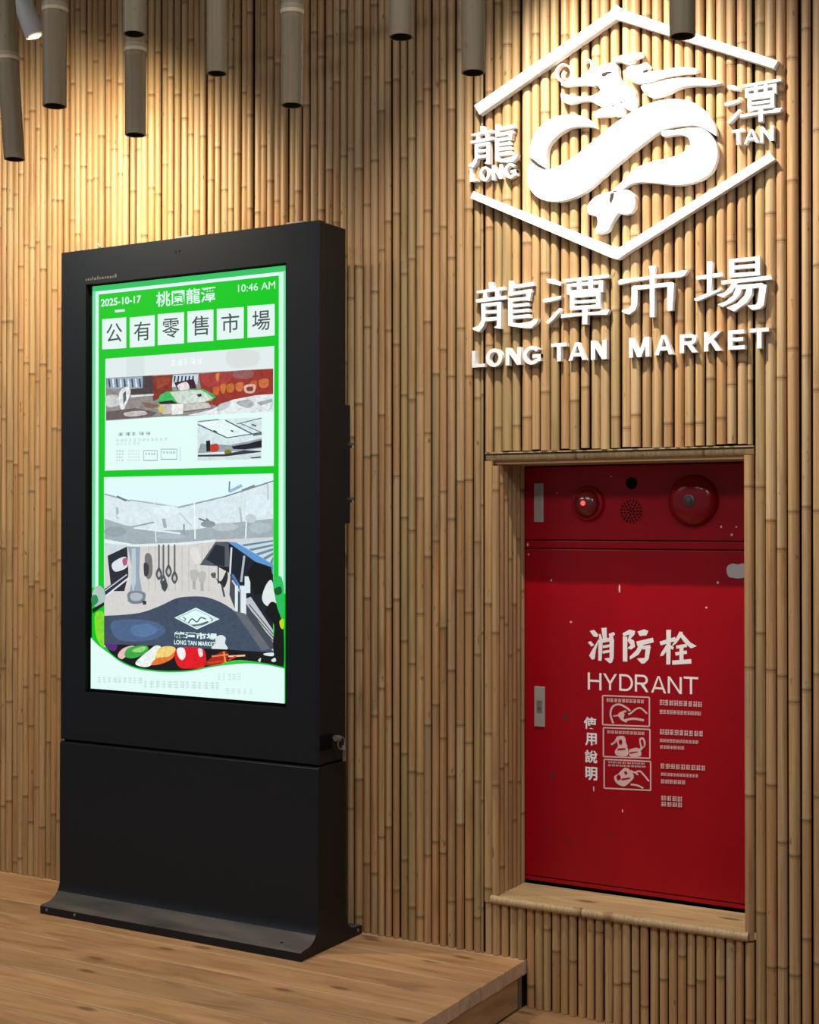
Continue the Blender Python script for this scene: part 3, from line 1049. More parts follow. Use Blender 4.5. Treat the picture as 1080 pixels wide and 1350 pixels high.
def put(f, pts, col, curve=False):
    if curve:
        pts = smooth_loop(pts)
    lay[0] += 1
    S.flat([f(p) for p in pts], SY + 0.004 - 0.00001 * lay[0], (col[0], col[1], col[2], PHOTO[0]))


def rect(f, l, t, r, b_, col, tr=None, br=None):
    """a rectangle in the picture; right-hand top and bottom may differ where it recedes"""
    put(f, [(l, t), (r, t if tr is None else tr), (r, b_ if br is None else br), (l, b_)], col)


fs = lambda p: (SX0 + p[0] * (SX1 - SX0), SZ1 - p[1] * (SZ1 - SZ0))
rect(fs, 0, 0, 1, 1, GRN)
# soft pale border line
for (l, t, r, b_, c) in ((0.0, 0, 1, 0.0135, srgb(56, 196, 100)), (0.0, 0.012, 0.022, 0.75, srgb(110, 215, 160)), (0.988, 0.012, 1.0, 0.75, srgb(120, 220, 165)),
                         (0.022, 0.0135, 0.99, 0.0215, WHT), (0.018, 0.0135, 0.036, 0.76, srgb(205, 247, 228)), (0.968, 0.0135, 0.99, 0.76, srgb(205, 247, 228))):
    rect(fs, l, t, r, b_, c)
A = crop(110, 345, 4.0, SY)
B = crop(120, 450, 4.154, SY)
Cc = crop(115, 610, 4.0755, SY)
Dd = crop(115, 750, 4.0755, SY)
DK = srgb(70, 80, 84)


def stext(text, f, l, t, r, b_, col, offset=0.0, tr=None):
    """one line of print on the screen, fitted between two corners"""
    p, q = f((l, b_)), f((r, (t if tr is None else tr)))
    x0, x1 = p[0], q[0]
    z0 = (f((l, b_))[1] + f((r, b_ - ((t - tr) if tr is not None else 0)))[1]) / 2
    z1 = (f((l, t))[1] + q[1]) / 2
    lay[0] += 1
    add_text(S, text, x0, x1, z0, z1, SY + 0.004 - 0.00001 * lay[0], 0.0, offset, col)


stext('2025-10-17', A, 88, 195, 300, 235, WHT, 0.02, 178)
rect(A, 162, 254, 214, 267, WHT, 250, 262)
stext('桃園龍潭', A, 380, 158, 692, 240, WHT, 0.012, 128)
stext('10:46 AM', A, 812, 122, 1008, 162, WHT, 0.0, 100)
tiles = [(95, 303, 222, 462, 292, 455), (240, 294, 372, 453, 281, 444), (388, 276, 527, 440, 265, 430), (545, 262, 682, 426, 251, 417), (700, 248, 842, 412, 238, 403), (862, 233, 1005, 401, 222, 388)]
for t_, chx in zip(tiles, '公有零售市場'):
    rect(A, t_[0], t_[1], t_[2], t_[3], srgb(228, 246, 243), t_[4], t_[5])
    w, h = t_[2] - t_[0], t_[3] - t_[1]
    stext(chx, A, t_[0] + w * 0.17, t_[1] + h * 0.17, t_[2] - w * 0.17, t_[3] - h * 0.2, DK, 0.006, t_[4] + h * 0.17)

# first card: banner, market photograph, captions
put(B, [(75, 95), (1000, 25), (998, 682), (72, 708)], WHT)
put(B, [(77, 95), (998, 25), (998, 150), (77, 200)], srgb(226, 236, 236))
put(B, [(190, 90), (290, 82), (290, 185), (190, 190)], srgb(216, 228, 229))
put(B, [(740, 60), (820, 45), (915, 60), (900, 130), (760, 140)], srgb(218, 224, 222), True)
rr = random.Random(9)


def marks(f, l, t, r, b_, n_, col, sl=0.0, w=(8, 20), h=None, seed=None):
    """illegible small print: a row of short uneven strokes"""
    g = random.Random(seed if seed is not None else n_)
    for i in range(n_):
        xx = l + (r - l) * (i + 0.1) / n_
        ww = (r - l) / n_ * g.uniform(0.55, 0.85)
        tt = t + sl * (xx - l)
        hh = b_ - t
        for k in range(3):
            yy = tt + hh * (k + g.uniform(0, 0.3)) / 3
            rect(f, xx + g.uniform(0, ww * .25), yy, xx + ww, yy + hh * 0.15, col)
        xv = xx + ww * g.uniform(0.2, 0.8)
        rect(f, xv, tt, xv + ww * 0.16, tt + hh, col)


marks(B, 428, 100, 610, 135, 5, srgb(240, 253, 252), -0.06)
PHOTO[0] = 0.45
put(B, [(78, 200), (995, 148), (995, 385), (640, 405), (400, 412), (78, 435)], srgb(146, 140, 138))
put(B, [(85, 200), (280, 190), (280, 255), (85, 262)], srgb(150, 168, 185))
for i in range(9):
    x_ = 90 + i * 21
    put(B, [(x_, 205), (x_ + 8, 204), (x_ + 14, 250), (x_ + 5, 252)], srgb(225, 235, 238) if i % 2 else srgb(60, 70, 90))
put(B, [(280, 190), (335, 187), (335, 285), (215, 292), (215, 262), (280, 255)], srgb(72, 62, 68))
put(B, [(332, 190), (445, 184), (440, 275), (345, 325), (335, 325)], srgb(130, 52, 38))
put(B, [(350, 200), (430, 196), (425, 230), (360, 262)], srgb(160, 68, 48))
put(B, [(445, 184), (585, 178), (580, 235), (440, 250)], srgb(200, 214, 222))
for i in range(6):
    x_ = 452 + i * 20
    put(B, [(x_, 190), (x_ + 9, 188), (x_ + 4, 222), (x_ - 4, 222)], srgb(40, 48, 80))
put(B, [(452, 225), (560, 205), (575, 258), (470, 262)], srgb(62, 26, 48))
put(B, [(470, 240), (520, 222), (535, 262), (490, 270)], srgb(236, 222, 226), True)
put(B, [(585, 178), (995, 150), (995, 290), (780, 325), (690, 355), (630, 340), (600, 262)], srgb(150, 52, 44))
put(B, [(600, 182), (760, 170), (740, 232), (640, 250)], srgb(168, 62, 60), True)
for (xa, ya, xb, yb, c) in ((665, 255, 700, 290, (196, 96, 40)), (706, 240, 735, 280, (206, 116, 48)), (740, 238, 780, 276, (190, 110, 50)), (790, 232, 830, 270, (208, 112, 62)), (870, 222, 905, 262, (190, 90, 50)),
                            (918, 212, 968, 250, (206, 112, 60)), (838, 242, 895, 280, (214, 178, 160)), (680, 180, 700, 215, (210, 130, 60)), (780, 165, 880, 200, (150, 92, 92))):
    put(B, [(xa, ya), (xb, ya - 6), (xb - 6, yb), (xa + 5, yb)], srgb(*c), True)
put(B, [(850, 252), (880, 248), (884, 268), (856, 272)], srgb(130, 60, 50), True)
# stall roof with green ends
put(B, [(360, 332), (375, 295), (410, 275), (470, 270), (540, 262), (610, 262), (660, 285), (680, 305), (655, 325), (600, 332)], srgb(58, 190, 92))
put(B, [(430, 278), (540, 266), (600, 268), (640, 290), (668, 310), (620, 332), (500, 340), (470, 335)], srgb(208, 220, 208))
put(B, [(365, 332), (440, 322), (472, 340), (380, 346)], srgb(38, 36, 34))
put(B, [(575, 290), (600, 285), (605, 300), (585, 305)], srgb(50, 60, 60))
put(B, [(372, 345), (640, 335), (660, 370), (480, 392), (390, 400)], srgb(198, 196, 188))
put(B, [(360, 360), (392, 352), (395, 388), (372, 388)], srgb(214, 190, 90))
put(B, [(440, 345), (500, 342), (500, 398), (440, 402)], srgb(236, 238, 234))
put(B, [(80, 300), (140, 295), (150, 345), (110, 360), (80, 350)], srgb(205, 208, 206), True)
put(B, [(148, 300), (165, 262), (200, 248), (212, 285), (195, 330), (175, 372), (155, 360)], srgb(232, 236, 236), True)
put(B, [(172, 285), (188, 270), (190, 320), (174, 345)], srgb(96, 98, 104))
put(B, [(215, 296), (340, 288), (340, 296), (215, 306)], srgb(225, 228, 226))
put(B, [(80, 385), (240, 365), (360, 388), (330, 412), (80, 430)], srgb(104, 92, 92))
put(B, [(270, 330), (360, 345), (365, 362), (300, 365)], srgb(128, 100, 84))
put(B, [(180, 390), (280, 380), (300, 400), (200, 412)], srgb(196, 190, 188), True)
put(B, [(660, 372), (770, 320), (900, 295), (995, 288), (995, 385), (700, 402), (520, 405)], srgb(226, 232, 232))
put(B, [(790, 335), (860, 318), (890, 345), (850, 365)], srgb(170, 176, 178), True)
put(B, [(905, 335), (990, 312), (992, 330), (925, 352)], srgb(160, 168, 172))
put(B, [(700, 345), (760, 330), (745, 365), (690, 380)], srgb(190, 196, 198), True)
put(B, [(500, 382), (660, 362), (660, 368), (505, 390)], srgb(110, 108, 106))
PHOTO[0] = 1.0
put(B, [(75, 436), (600, 404), (997, 384), (998, 682), (72, 708)], WHT)
marks(B, 140, 500, 330, 518, 5, srgb(110, 130, 128), -0.03)
marks(B, 130, 535, 420, 552, 12, srgb(190, 218, 212), -0.03)
marks(B, 130, 556, 270, 570, 6, srgb(196, 222, 216), -0.03)
for (l, t, r, b_) in ((285, 596, 362, 655), (380, 588, 470, 648)):
    for (a1, b1, a2, b2) in ((l, t, r, t + 4), (l, b_ - 5, r, b_), (l, t, l + 3, b_), (r - 3, t, r, b_)):
        rect(B, a1, b1, a2, b2, srgb(150, 172, 168))
    marks(B, l + 8, t + 14, r - 8, t + 28, 4, srgb(150, 172, 168))
for k in range(4):
    marks(B, 135, 596 + 17 * k, 178, 606 + 17 * k, 3, srgb(160, 182, 178), seed=k + 40)
    marks(B, 200, 596 + 17 * k, 268, 604 + 17 * k, 5, srgb(186, 206, 202), seed=k + 60)
rect(B, 486, 578, 490, 655, srgb(190, 210, 205))
# small photograph of a hall
PHOTO[0] = 0.7
put(B, [(582, 430), (935, 416), (935, 645), (582, 655)], srgb(214, 232, 234))
put(B, [(585, 445), (730, 432), (870, 510), (740, 530)], srgb(232, 250, 248))
for (p, q, w) in (((585, 455), (745, 528), 6), ((735, 432), (885, 508), 6), ((745, 528), (890, 506), 5), ((800, 452), (935, 420), 4), ((585, 440), (700, 428), 4), ((820, 450), (935, 500), 4)):
    put(B, bar(p, q, w), srgb(60, 72, 76))
put(B, [(880, 505), (935, 495), (935, 512), (890, 518)], srgb(90, 104, 106))
for (p, q) in (((670, 488), (690, 498)), ((765, 488), (780, 494)), ((880, 455), (905, 464))):
    put(B, bar(p, q, 8), srgb(60, 74, 80))
put(B, [(600, 560), (760, 568), (860, 548), (935, 530), (935, 585), (820, 600), (585, 612)], srgb(150, 160, 166))
put(B, [(770, 575), (860, 560), (935, 540), (935, 580), (840, 592), (780, 590)], srgb(30, 32, 40))
put(B, [(630, 545), (652, 542), (655, 602), (632, 604)], srgb(24, 26, 34))
put(B, [(655, 570), (690, 560), (702, 585), (690, 602), (658, 605)], srgb(196, 62, 40), True)
put(B, [(732, 600), (752, 592), (770, 604), (760, 622), (735, 620)], srgb(130, 120, 20), True)
put(B, [(585, 622), (730, 618), (840, 596), (930, 600), (930, 606), (740, 630), (585, 632)], srgb(54, 56, 66))
put(B, [(585, 640), (700, 632), (930, 615), (932, 640), (585, 652)], srgb(206, 224, 226))
put(B, [(870, 636), (930, 630), (930, 638), (880, 642)], srgb(60, 60, 70))

# second card: glass hall and kitchen stall
PHOTO[0] = 1.0
put(Cc, [(90, 78), (1000, 58), (1000, 660), (90, 660)], srgb(224, 250, 250))
PHOTO[0] = 0.78
put(Cc, [(92, 165), (230, 200), (360, 210), (490, 235), (600, 215), (740, 180), (880, 130), (1000, 100), (1000, 420), (600, 430), (400, 440), (92, 420)], srgb(218, 234, 238))
put(Cc, [(92, 300), (200, 335), (360, 365), (580, 360), (760, 325), (1000, 300), (1000, 410), (700, 420), (480, 435), (260, 440), (92, 410)], srgb(164, 178, 184))
for (p, q, w, c) in (((92, 168), (230, 205), 7, (150, 165, 172)), ((230, 200), (490, 240), 6, (160, 176, 182)), ((490, 240), (740, 182), 8, (150, 165, 170)), ((740, 182), (1000, 98), 7, (120, 136, 142)),
                     ((160, 180), (210, 205), 10, (110, 128, 140)), ((830, 150), (900, 122), 10, (120, 138, 148)), ((575, 215), (580, 410), 8, (236, 250, 250)), ((360, 215), (370, 430), 6, (220, 236, 238)),
                     ((860, 190), (850, 440), 7, (232, 248, 250)), ((765, 100), (763, 158), 8, (110, 140, 165)), ((765, 155), (832, 122), 16, (150, 186, 214)), ((970, 110), (972, 240), 4, (150, 165, 172)),
                     ((240, 345), (360, 320), 8, (150, 166, 172)), ((250, 350), (500, 380), 9, (228, 240, 242)), ((600, 300), (660, 322), 10, (120, 132, 140)), ((640, 300), (670, 330), 10, (120, 132, 140)),
                     ((520, 330), (520, 390), 9, (140, 160, 176)), ((480, 250), (560, 340), 4, (176, 192, 198)), ((160, 240), (165, 300), 14, (176, 190, 196)), ((730, 262), (760, 268), 12, (150, 190, 220)),
                     ((410, 300), (420, 350), 18, (168, 178, 182)), ((820, 240), (830, 320), 10, (176, 190, 196))):
    put(Cc, bar(p, q, w), srgb(*c))
for (cx_, cy_, rx_, ry_, c) in ((250, 285, 90, 26, (222, 238, 240)), (430, 260, 70, 30, (226, 242, 244)), (720, 240, 85, 40, (218, 236, 242)), (920, 230, 60, 60, (222, 240, 246)), (740, 345, 70, 22, (186, 198, 204)),
                                (150, 370, 60, 28, (150, 164, 172)), (450, 395, 80, 14, (176, 190, 198)), (930, 350, 60, 30, (176, 190, 198)), (650, 330, 40, 18, (140, 152, 160)), (880, 300, 30, 24, (196, 210, 216))):
    put(Cc, [(cx_ + rx_ * math.cos(a * math.pi / 4), cy_ + ry_ * math.sin(a * math.pi / 4)) for a in range(8)], srgb(*c), True)
PHOTO[0] = 0.88
# stall interior (this drawing spans both lower views; D is the lower one)
put(Dd, [(92, 30 - 178), (200, 440 - 571 + 0), (470, 430 - 571), (690, 415 - 571), (1000, 400 - 571), (1000, 440), (92, 420)], srgb(214, 212, 208))


def up(p):
    """the upper view's coordinates expressed in the lower view"""
    return (p[0], p[1] - 140 * 4.0755)


def putU(pts, col, curve=False):
    put(Dd, [up(p) for p in pts], col, curve)


def barU(p, q, w, col):
    put(Dd, bar(up(p), up(q), w), col)


putU([(92, 415), (230, 440), (480, 432), (690, 412), (690, 425), (480, 446), (230, 452), (92, 430)], srgb(228, 240, 240))
for i in range(10):
    x_ = 330 + i * 36
    barU((x_, 450), (x_, 690), 5, srgb(196, 194, 190))
putU([(95, 440), (215, 440), (212, 480), (95, 500)], srgb(206, 218, 222))
putU([(110, 500), (215, 450), (222, 600), (200, 690), (130, 690)], srgb(40, 44, 54))
putU([(135, 540), (205, 505), (215, 560), (150, 585)], srgb(222, 226, 236), True)
putU([(190, 520), (212, 512), (214, 545), (196, 552)], srgb(180, 90, 120), True)
putU([(218, 450), (285, 452), (280, 600), (300, 720), (310, 745), (215, 745), (240, 640), (240, 560)], srgb(150, 166, 180))
putU([(240, 460), (262, 460), (262, 640), (246, 700), (236, 640)], srgb(190, 204, 214))
put(Dd, smooth_loop([(218, 130), (262, 118), (312, 130), (306, 175), (270, 188), (226, 180)]), srgb(120, 132, 142))
put(Dd, smooth_loop([(232, 138), (262, 128), (296, 138), (290, 165), (262, 172), (238, 166)]), srgb(176, 186, 192))
put(Dd, [(296, 170), (318, 172), (318, 192), (300, 192)], srgb(50, 54, 60))
putU([(310, 500), (345, 498), (350, 600), (320, 620)], srgb(120, 118, 116), True)
putU([(305, 540), (330, 550), (328, 600), (308, 608)], srgb(60, 62, 66), True)
for (x_, y1_, s_) in ((386, 600, 0), (410, 640, 1), (438, 585, 2), (470, 620, 3)):
    barU((x_, 440), (x_, y1_), 9, srgb(96, 100, 104))
    putU([(x_, y1_ - 40), (x_ + 18, y1_), (x_, y1_ + 32), (x_ - 18, y1_)], srgb(84, 88, 92), True)
    putU([(x_, y1_ - 18), (x_ + 8, y1_ + 2), (x_, y1_ + 16), (x_ - 8, y1_ + 2)], srgb(190, 190, 188), True)
put(Dd, smooth_loop([(400, 70), (420, 62), (434, 90), (418, 122), (400, 100)]), srgb(70, 74, 78))
for (x_, y0_, y1_) in ((575, 600, 680), (618, 610, 690)):
    barU((x_, y0_), (x_, y1_), 16, srgb(176, 174, 170))
    putU([(x_ - 20, y0_ - 20), (x_ + 20, y0_ - 20), (x_ + 14, y0_ + 30), (x_ - 14, y0_ + 30)], srgb(188, 186, 182), True)
putU([(555, 470), (590, 455), (610, 520), (580, 545)], srgb(226, 224, 222), True)
# dark canopy, posts and rails on the right
putU([(605, 550), (690, 425), (760, 425), (1000, 585), (1000, 700), (1000, 930), (880, 800), (760, 590), (690, 552)], srgb(26, 32, 42))
putU([(605, 550), (690, 425), (760, 430), (770, 560)], srgb(84, 90, 98))
putU([(640, 520), (690, 440), (740, 450), (740, 556), (690, 550)], srgb(36, 42, 52))
putU([(755, 425), (800, 428), (1000, 545), (1000, 600)], srgb(92, 150, 210))
putU([(800, 425), (990, 405), (1000, 420), (1000, 548)], srgb(200, 220, 230))
for i in range(5):
    putU([(830 + 38 * i, 440 + 24 * i), (1000, 415 + 22 * i), (1000, 424 + 24 * i), (845 + 38 * i, 450 + 24 * i)], srgb(112, 136, 152))
barU((776, 455), (768, 600), 9, srgb(222, 228, 232))
barU((845, 500), (828, 640), 12, srgb(170, 184, 196))
barU((705, 540), (705, 650), 7, srgb(40, 44, 50))
put(Dd, smooth_loop([(690, 50), (720, 65), (750, 10), (756, 50), (738, 100), (715, 80)]), srgb(40, 44, 48))
put(Dd, bar((725, 90), (738, 150), 10), srgb(70, 74, 78))
put(Dd, smooth_loop([(665, 25), (690, 20), (690, 48), (672, 45)]), srgb(90, 92, 94))
put(Dd, [(770, 30), (800, 80), (840, 160), (1000, 350), (1005, 430), (880, 440), (800, 230), (765, 140)], srgb(70, 76, 84))
put(Dd, bar((780, 30), (850, 150), 14), srgb(80, 120, 178))
put(Dd, bar((780, 62), (860, 180), 8), srgb(206, 214, 222))
put(Dd, [(840, 165), (880, 150), (1000, 330), (1000, 395)], srgb(190, 196, 200))
for k_ in range(3):
    put(Dd, bar((870, 190 + 26 * k_), (1000, 350 + 18 * k_), 5), srgb(64, 68, 76))
for (p, q, w) in (((803, 90), (802, 305), 16), ((838, 90), (838, 312), 34), ((862, 40), (862, 130), 30)):
    put(Dd, bar(p, q, w), srgb(222, 234, 238))
put(Dd, bar((822, 110), (822, 312), 6), srgb(90, 98, 106))
put(Dd, [(860, 20), (900, -40), (990, -10), (1000, 60), (960, 130), (900, 140)], srgb(16, 18, 22))
put(Dd, smooth_loop([(960, 90), (990, 60), (1010, 120), (1020, 180), (970, 200), (940, 160)]), srgb(224, 234, 232))
put(Dd, smooth_loop([(985, 180), (1020, 190), (1040, 260), (1056, 320), (1056, 530), (1010, 500), (1000, 400), (1005, 300), (960, 240)]), srgb(14, 18, 18))
put(Dd, smooth_loop([(1000, 60), (1040, 40), (1056, 100), (1056, 260), (1030, 230), (1010, 150)]), srgb(40, 190, 90))
put(Dd, smooth_loop([(1005, 110), (1040, 95), (1046, 130), (1015, 140)]), srgb(14, 90, 40))
put(Dd, smooth_loop([(1035, 280), (1056, 270), (1056, 320), (1040, 315)]), srgb(190, 220, 20))
# left jars and rails beside the frame
put(Dd, [(92, 110), (215, 20), (222, 40), (92, 150)], srgb(44, 48, 66))
put(Dd, bar((95, 118), (215, 30), 6), srgb(196, 206, 216))
put(Dd, bar((95, 150), (222, 50), 8), srgb(226, 232, 236))
put(Dd, smooth_loop([(28, 130), (60, 90), (95, 120), (92, 180), (40, 200)]), srgb(176, 196, 190))
put(Dd, smooth_loop([(24, 150), (50, 140), (60, 175), (30, 200)]), srgb(40, 140, 80))
PHOTO[0] = 0.6
put(Dd, [(28, 215), (92, 178), (92, 195), (30, 240)], srgb(24, 26, 30))
put(Dd, smooth_loop([(45, 240), (88, 235), (90, 330), (92, 420), (60, 390), (44, 330)]), srgb(130, 220, 40))
# counter front
put(Dd, smooth_line([(92, 252), (200, 246), (300, 232), (400, 195), (480, 158), (560, 148), (640, 152), (720, 180), (790, 225), (850, 290), (920, 370), (1000, 440)]) + [(1000, 450), (740, 432), (480, 422), (300, 408), (92, 405)], srgb(66, 80, 100))
PHOTO[0] = 0.75
put(Dd, smooth_loop([(130, 290), (250, 270), (380, 290), (420, 340), (330, 385), (170, 380)]), srgb(78, 102, 138))
put(Dd, smooth_loop([(240, 310), (330, 295), (380, 330), (320, 365), (250, 355)]), srgb(88, 118, 160))
put(Dd, [(790, 225), (850, 240), (985, 430), (940, 440)], srgb(100, 106, 112))
PHOTO[0] = 1.0
put(Dd, [(470, 262), (585, 208), (712, 270), (590, 325)], WHT)
put(Dd, ribbon([(486, 262), (584, 218), (694, 270), (590, 316), (486, 262)], 4), srgb(150, 172, 184))
put(Dd, ribbon(smooth_line([(545, 290), (565, 268), (590, 285), (612, 262), (640, 270)]), 7), srgb(84, 100, 116))
put(Dd, smooth_loop([(560, 300), (600, 296), (650, 280), (640, 296), (580, 308)]), srgb(90, 104, 118))
put(Dd, ribbon(smooth_line([(515, 258), (530, 270), (520, 280)]), 5), srgb(84, 100, 116))
put(Dd, ribbon(smooth_line([(660, 262), (675, 272), (665, 282)]), 5), srgb(84, 100, 116))
stext('龍潭市場', Dd, 470, 338, 700, 374, WHT, 0.03, 344)
stext('LONG TAN MARKET', Dd, 468, 384, 690, 408, WHT, 0.02, 390)
put(Dd, smooth_loop([(690, 370), (720, 355), (745, 370), (742, 400), (756, 430), (700, 438), (668, 425), (690, 400)]), srgb(220, 230, 232))
# vegetables
PHOTO[0] = 0.6
put(Dd, [(92, 405), (300, 408), (480, 422), (740, 432), (1005, 450), (1056, 500), (1056, 545), (820, 525), (600, 545), (400, 555), (250, 530), (140, 470)], srgb(20, 20, 24))
put(Dd, smooth_loop([(96, 405), (160, 408), (150, 440), (118, 432)]), srgb(90, 40, 130))
put(Dd, smooth_loop([(165, 465), (190, 430), (240, 412), (260, 425), (210, 470), (185, 485)]), srgb(230, 190, 190))
put(Dd, smooth_loop([(205, 470), (215, 430), (270, 412), (325, 415), (320, 450), (250, 480)]), srgb(60, 170, 70))
put(Dd, smooth_loop([(240, 440), (290, 418), (320, 424), (290, 448)]), srgb(150, 220, 120))
put(Dd, smooth_loop([(262, 500), (330, 440), (370, 412), (400, 425), (370, 490), (330, 525), (280, 522)]), srgb(238, 244, 240))
put(Dd, smooth_loop([(365, 490), (385, 430), (430, 415), (475, 425), (465, 470), (410, 500)]), srgb(240, 210, 120))
put(Dd, smooth_loop([(345, 515), (375, 480), (440, 470), (470, 445), (460, 480), (400, 510)]), srgb(230, 120, 50))
put(Dd, smooth_loop([(480, 430), (540, 420), (620, 428), (640, 470), (630, 525), (560, 535), (500, 530), (472, 480)]), srgb(226, 22, 34))
put(Dd, smooth_loop([(484, 428), (520, 426), (530, 465), (512, 490), (490, 470)]), srgb(245, 240, 240))
put(Dd, smooth_loop([(596, 430), (618, 432), (622, 465), (605, 470)]), srgb(245, 225, 225))
put(Dd, smooth_loop([(632, 510), (680, 470), (740, 440), (756, 470), (740, 512), (680, 520)]), srgb(170, 40, 24))
for (p, q, c) in (((650, 505), (735, 495), (230, 60, 30)), ((670, 470), (760, 460), (240, 120, 80)), ((760, 470), (850, 465), (245, 200, 160)), ((735, 445), (745, 510), (240, 150, 60)), ((760, 490), (800, 470), (220, 60, 40))):
    put(Dd, bar(p, q, 9), srgb(*c))
put(Dd, smooth_loop([(920, 490), (935, 478), (930, 500)]), srgb(220, 240, 240))
put(Dd, smooth_loop([(990, 490), (1010, 478), (1016, 495), (1000, 500)]), srgb(220, 240, 240))
put(Dd, smooth_loop([(950, 455), (1000, 450), (1000, 468), (960, 465)]), srgb(220, 230, 230))
put(Dd, smooth_loop([(720, 510), (800, 490), (880, 495), (960, 510), (880, 520), (800, 518)]), srgb(70, 200, 60))
PHOTO[0] = 1.0
# white wave along the foot of the screen
curve = smooth_line([(24, 372), (60, 410), (120, 455), (180, 500), (260, 535), (350, 550), (450, 556), (560, 550), (660, 530), (760, 515), (860, 508), (960, 515), (1056, 535)])
put(Dd, [(p[0], p[1] - 8) for p in curve] + [(p[0], p[1] + 22) for p in curve[::-1]], srgb(20, 196, 70))
last_c = [(fs((0, 0)), fs((1, 0)))]
wave = [Dd(p) for p in curve]
wave = [(min(max(p[0], SX0), SX1), p[1]) for p in wave]
lay[0] += 1
S.flat(wave + [(SX1, wave[-1][1]), (SX1, SZ0), (SX0, SZ0), (SX0, wave[0][1])], SY + 0.004 - 0.00001 * lay[0], WHT)
marks(Dd, 55, 580, 300, 612, 9, srgb(196, 222, 220), 0.02, seed=71)
marks(Dd, 300, 600, 720, 640, 13, srgb(198, 226, 222), 0.02, seed=72)
marks(Dd, 700, 560, 830, 600, 5, srgb(206, 232, 228), 0.0, seed=73)
marks(Dd, 740, 640, 900, 672, 5, srgb(206, 232, 228), 0.02, seed=74)
# keep everything inside the lit area
S.v = [(min(max(p[0], SX0), SX1), p[1], min(max(p[2], SZ0), SZ1)) for p in S.v]
S.build('screen_picture', M_SCREEN, screen)

# side lock box, locks, top loops
sx = KX1
q0, q1 = at_x(461, 546, sx), at_x(461, 690, sx)
b = MB()
b.prism([(KX0 + 0.3, q1.z), (KX1 - 0.001, q1.z), (KX1 - 0.001, q0.z + 0.03), (KX0 + 0.3, q0.z + 0.03)], KB, KB + 0.028)
b.build('rear_lock_box', M_BLACK_EDGE, kiosk, bevel=0.004)
for (px, py) in ((463, 587), (463, 659)):
    q = at_x(px, py, sx)
    lk = MB()
    lk.tube([(sx - 0.004, q.y, q.z), (sx + 0.007, q.y, q.z)], 0.0085, 14)
    lk.tube([(sx + 0.005, q.y - 0.001, q.z), (sx + 0.010, q.y - 0.001, q.z - 0.011)], 0.0032, 8)
    lk.build('cam_lock', M_CHROME, kiosk)
for (px, py, c) in ((126, 321, 'a'), (253, 306, 'b'), (399, 289, 'c')):
    q = at(px, py, -0.19)
    b = MB()
    if c == 'a':
        b.box(q.x - 0.028, q.x + 0.014, -0.215, -0.165, KTOP - 0.002, KTOP + 0.012)
        b.tube([(q.x + 0.012, -0.19, KTOP), (q.x + 0.022, -0.19, KTOP + 0.022), (q.x + 0.010, -0.19, KTOP + 0.032)], 0.004, 8)
    else:
        b.box(q.x - 0.035, q.x + 0.035, -0.235, -0.155, KTOP - 0.002, KTOP + 0.010)
        b.tube([(q.x, -0.2, KTOP + 0.008), (q.x, -0.2, KTOP + 0.016)], 0.012, 10)
    b.build('lifting_lug', M_STEEL_DULL, kiosk, bevel=0.0015)
# recessed latch by the seam
q = at_x(430, 978, sx)
b = MB()
b.box(sx - 0.004, sx + 0.006, q.y - 0.035, q.y + 0.03, q.z - 0.024, q.z + 0.024)
latch = b.build('side_latch', M_BLACK_DEEP, kiosk, bevel=0.004)
q = at_x(441, 973, sx + 0.01)
keys = empty('key_ring', (sx + 0.01, q.y, q.z), 'small metal keys hanging from the side latch of the black kiosk', 'keys')
b = MB()
b.tube([(sx + 0.002, q.y, q.z), (sx + 0.022, q.y, q.z)], 0.0035, 8)
b.tube([(sx + 0.020, q.y - 0.010, q.z + 0.002), (sx + 0.022, q.y + 0.010, q.z - 0.002)], 0.010, 10)
b.build('lock_key', M_STEEL_DULL, keys)
b = MB()
ring = []
for k in range(15):
    a = math.pi * 2 * k / 14
    ring.append((sx + 0.022, q.y + 0.022 + 0.020 * math.cos(a), q.z - 0.018 + 0.020 * math.sin(a)))
b.tube(ring, 0.0022, 6)
b.build('ring', M_STEEL_DULL, keys, smooth=True)
b = MB()
b.tube([(sx + 0.022, q.y + 0.037, q.z - 0.030), (sx + 0.022, q.y + 0.037, q.z - 0.042)], 0.0085, 10)
b.box(sx + 0.020, sx + 0.024, q.y + 0.033, q.y + 0.041, q.z - 0.078, q.z - 0.040)
b.build('spare_key', M_STEEL_DULL, keys)

# ------------------------------------------------------------------ hydrant cabinet
HY = 0.200
HX0, HX1, HZ0, HZ1 = -2.0305, -1.2275, 0.1990, 1.5440
cab = empty('hydrant_cabinet', ((HX0 + HX1) / 2, 0.35, HZ0), 'red steel fire hydrant cabinet set into the bamboo wall niche', 'hydrant cabinet')
zs1, zs2, zd = at(830, 713, HY).z, at(830, 724, HY).z, at(830, 1160, HY).z
b = MB()
b.box(HX0, HX1, HY + 0.012, 0.51, HZ0, HZ1)
b.build('cabinet_body', M_RED, cab, bevel=0.002)
b = MB()
b.box(HX0, HX1, HY, HY + 0.013, zs1 + 0.002, HZ1)
panel = b.build('alarm_panel', M_RED, cab, bevel=0.003)
b = MB()
b.box(HX0, HX1, HY + 0.001, HY + 0.013, zs2 + 0.0015, zs1 - 0.0015)
b.build('rail', M_RED, cab, bevel=0.002)
zl = at(830, 1172, HY).z
b = MB()
b.box(HX0, HX1, HY, HY + 0.013, zl + 0.0015, zs2 - 0.002)
hdoor = b.build('door', M_RED, cab, bevel=0.003)
b = MB()
b.box(HX0, HX1, HY + 0.0005, HY + 0.013, HZ0, zl - 0.0015)
b.build('lower_rail', M_RED, cab, bevel=0.002)


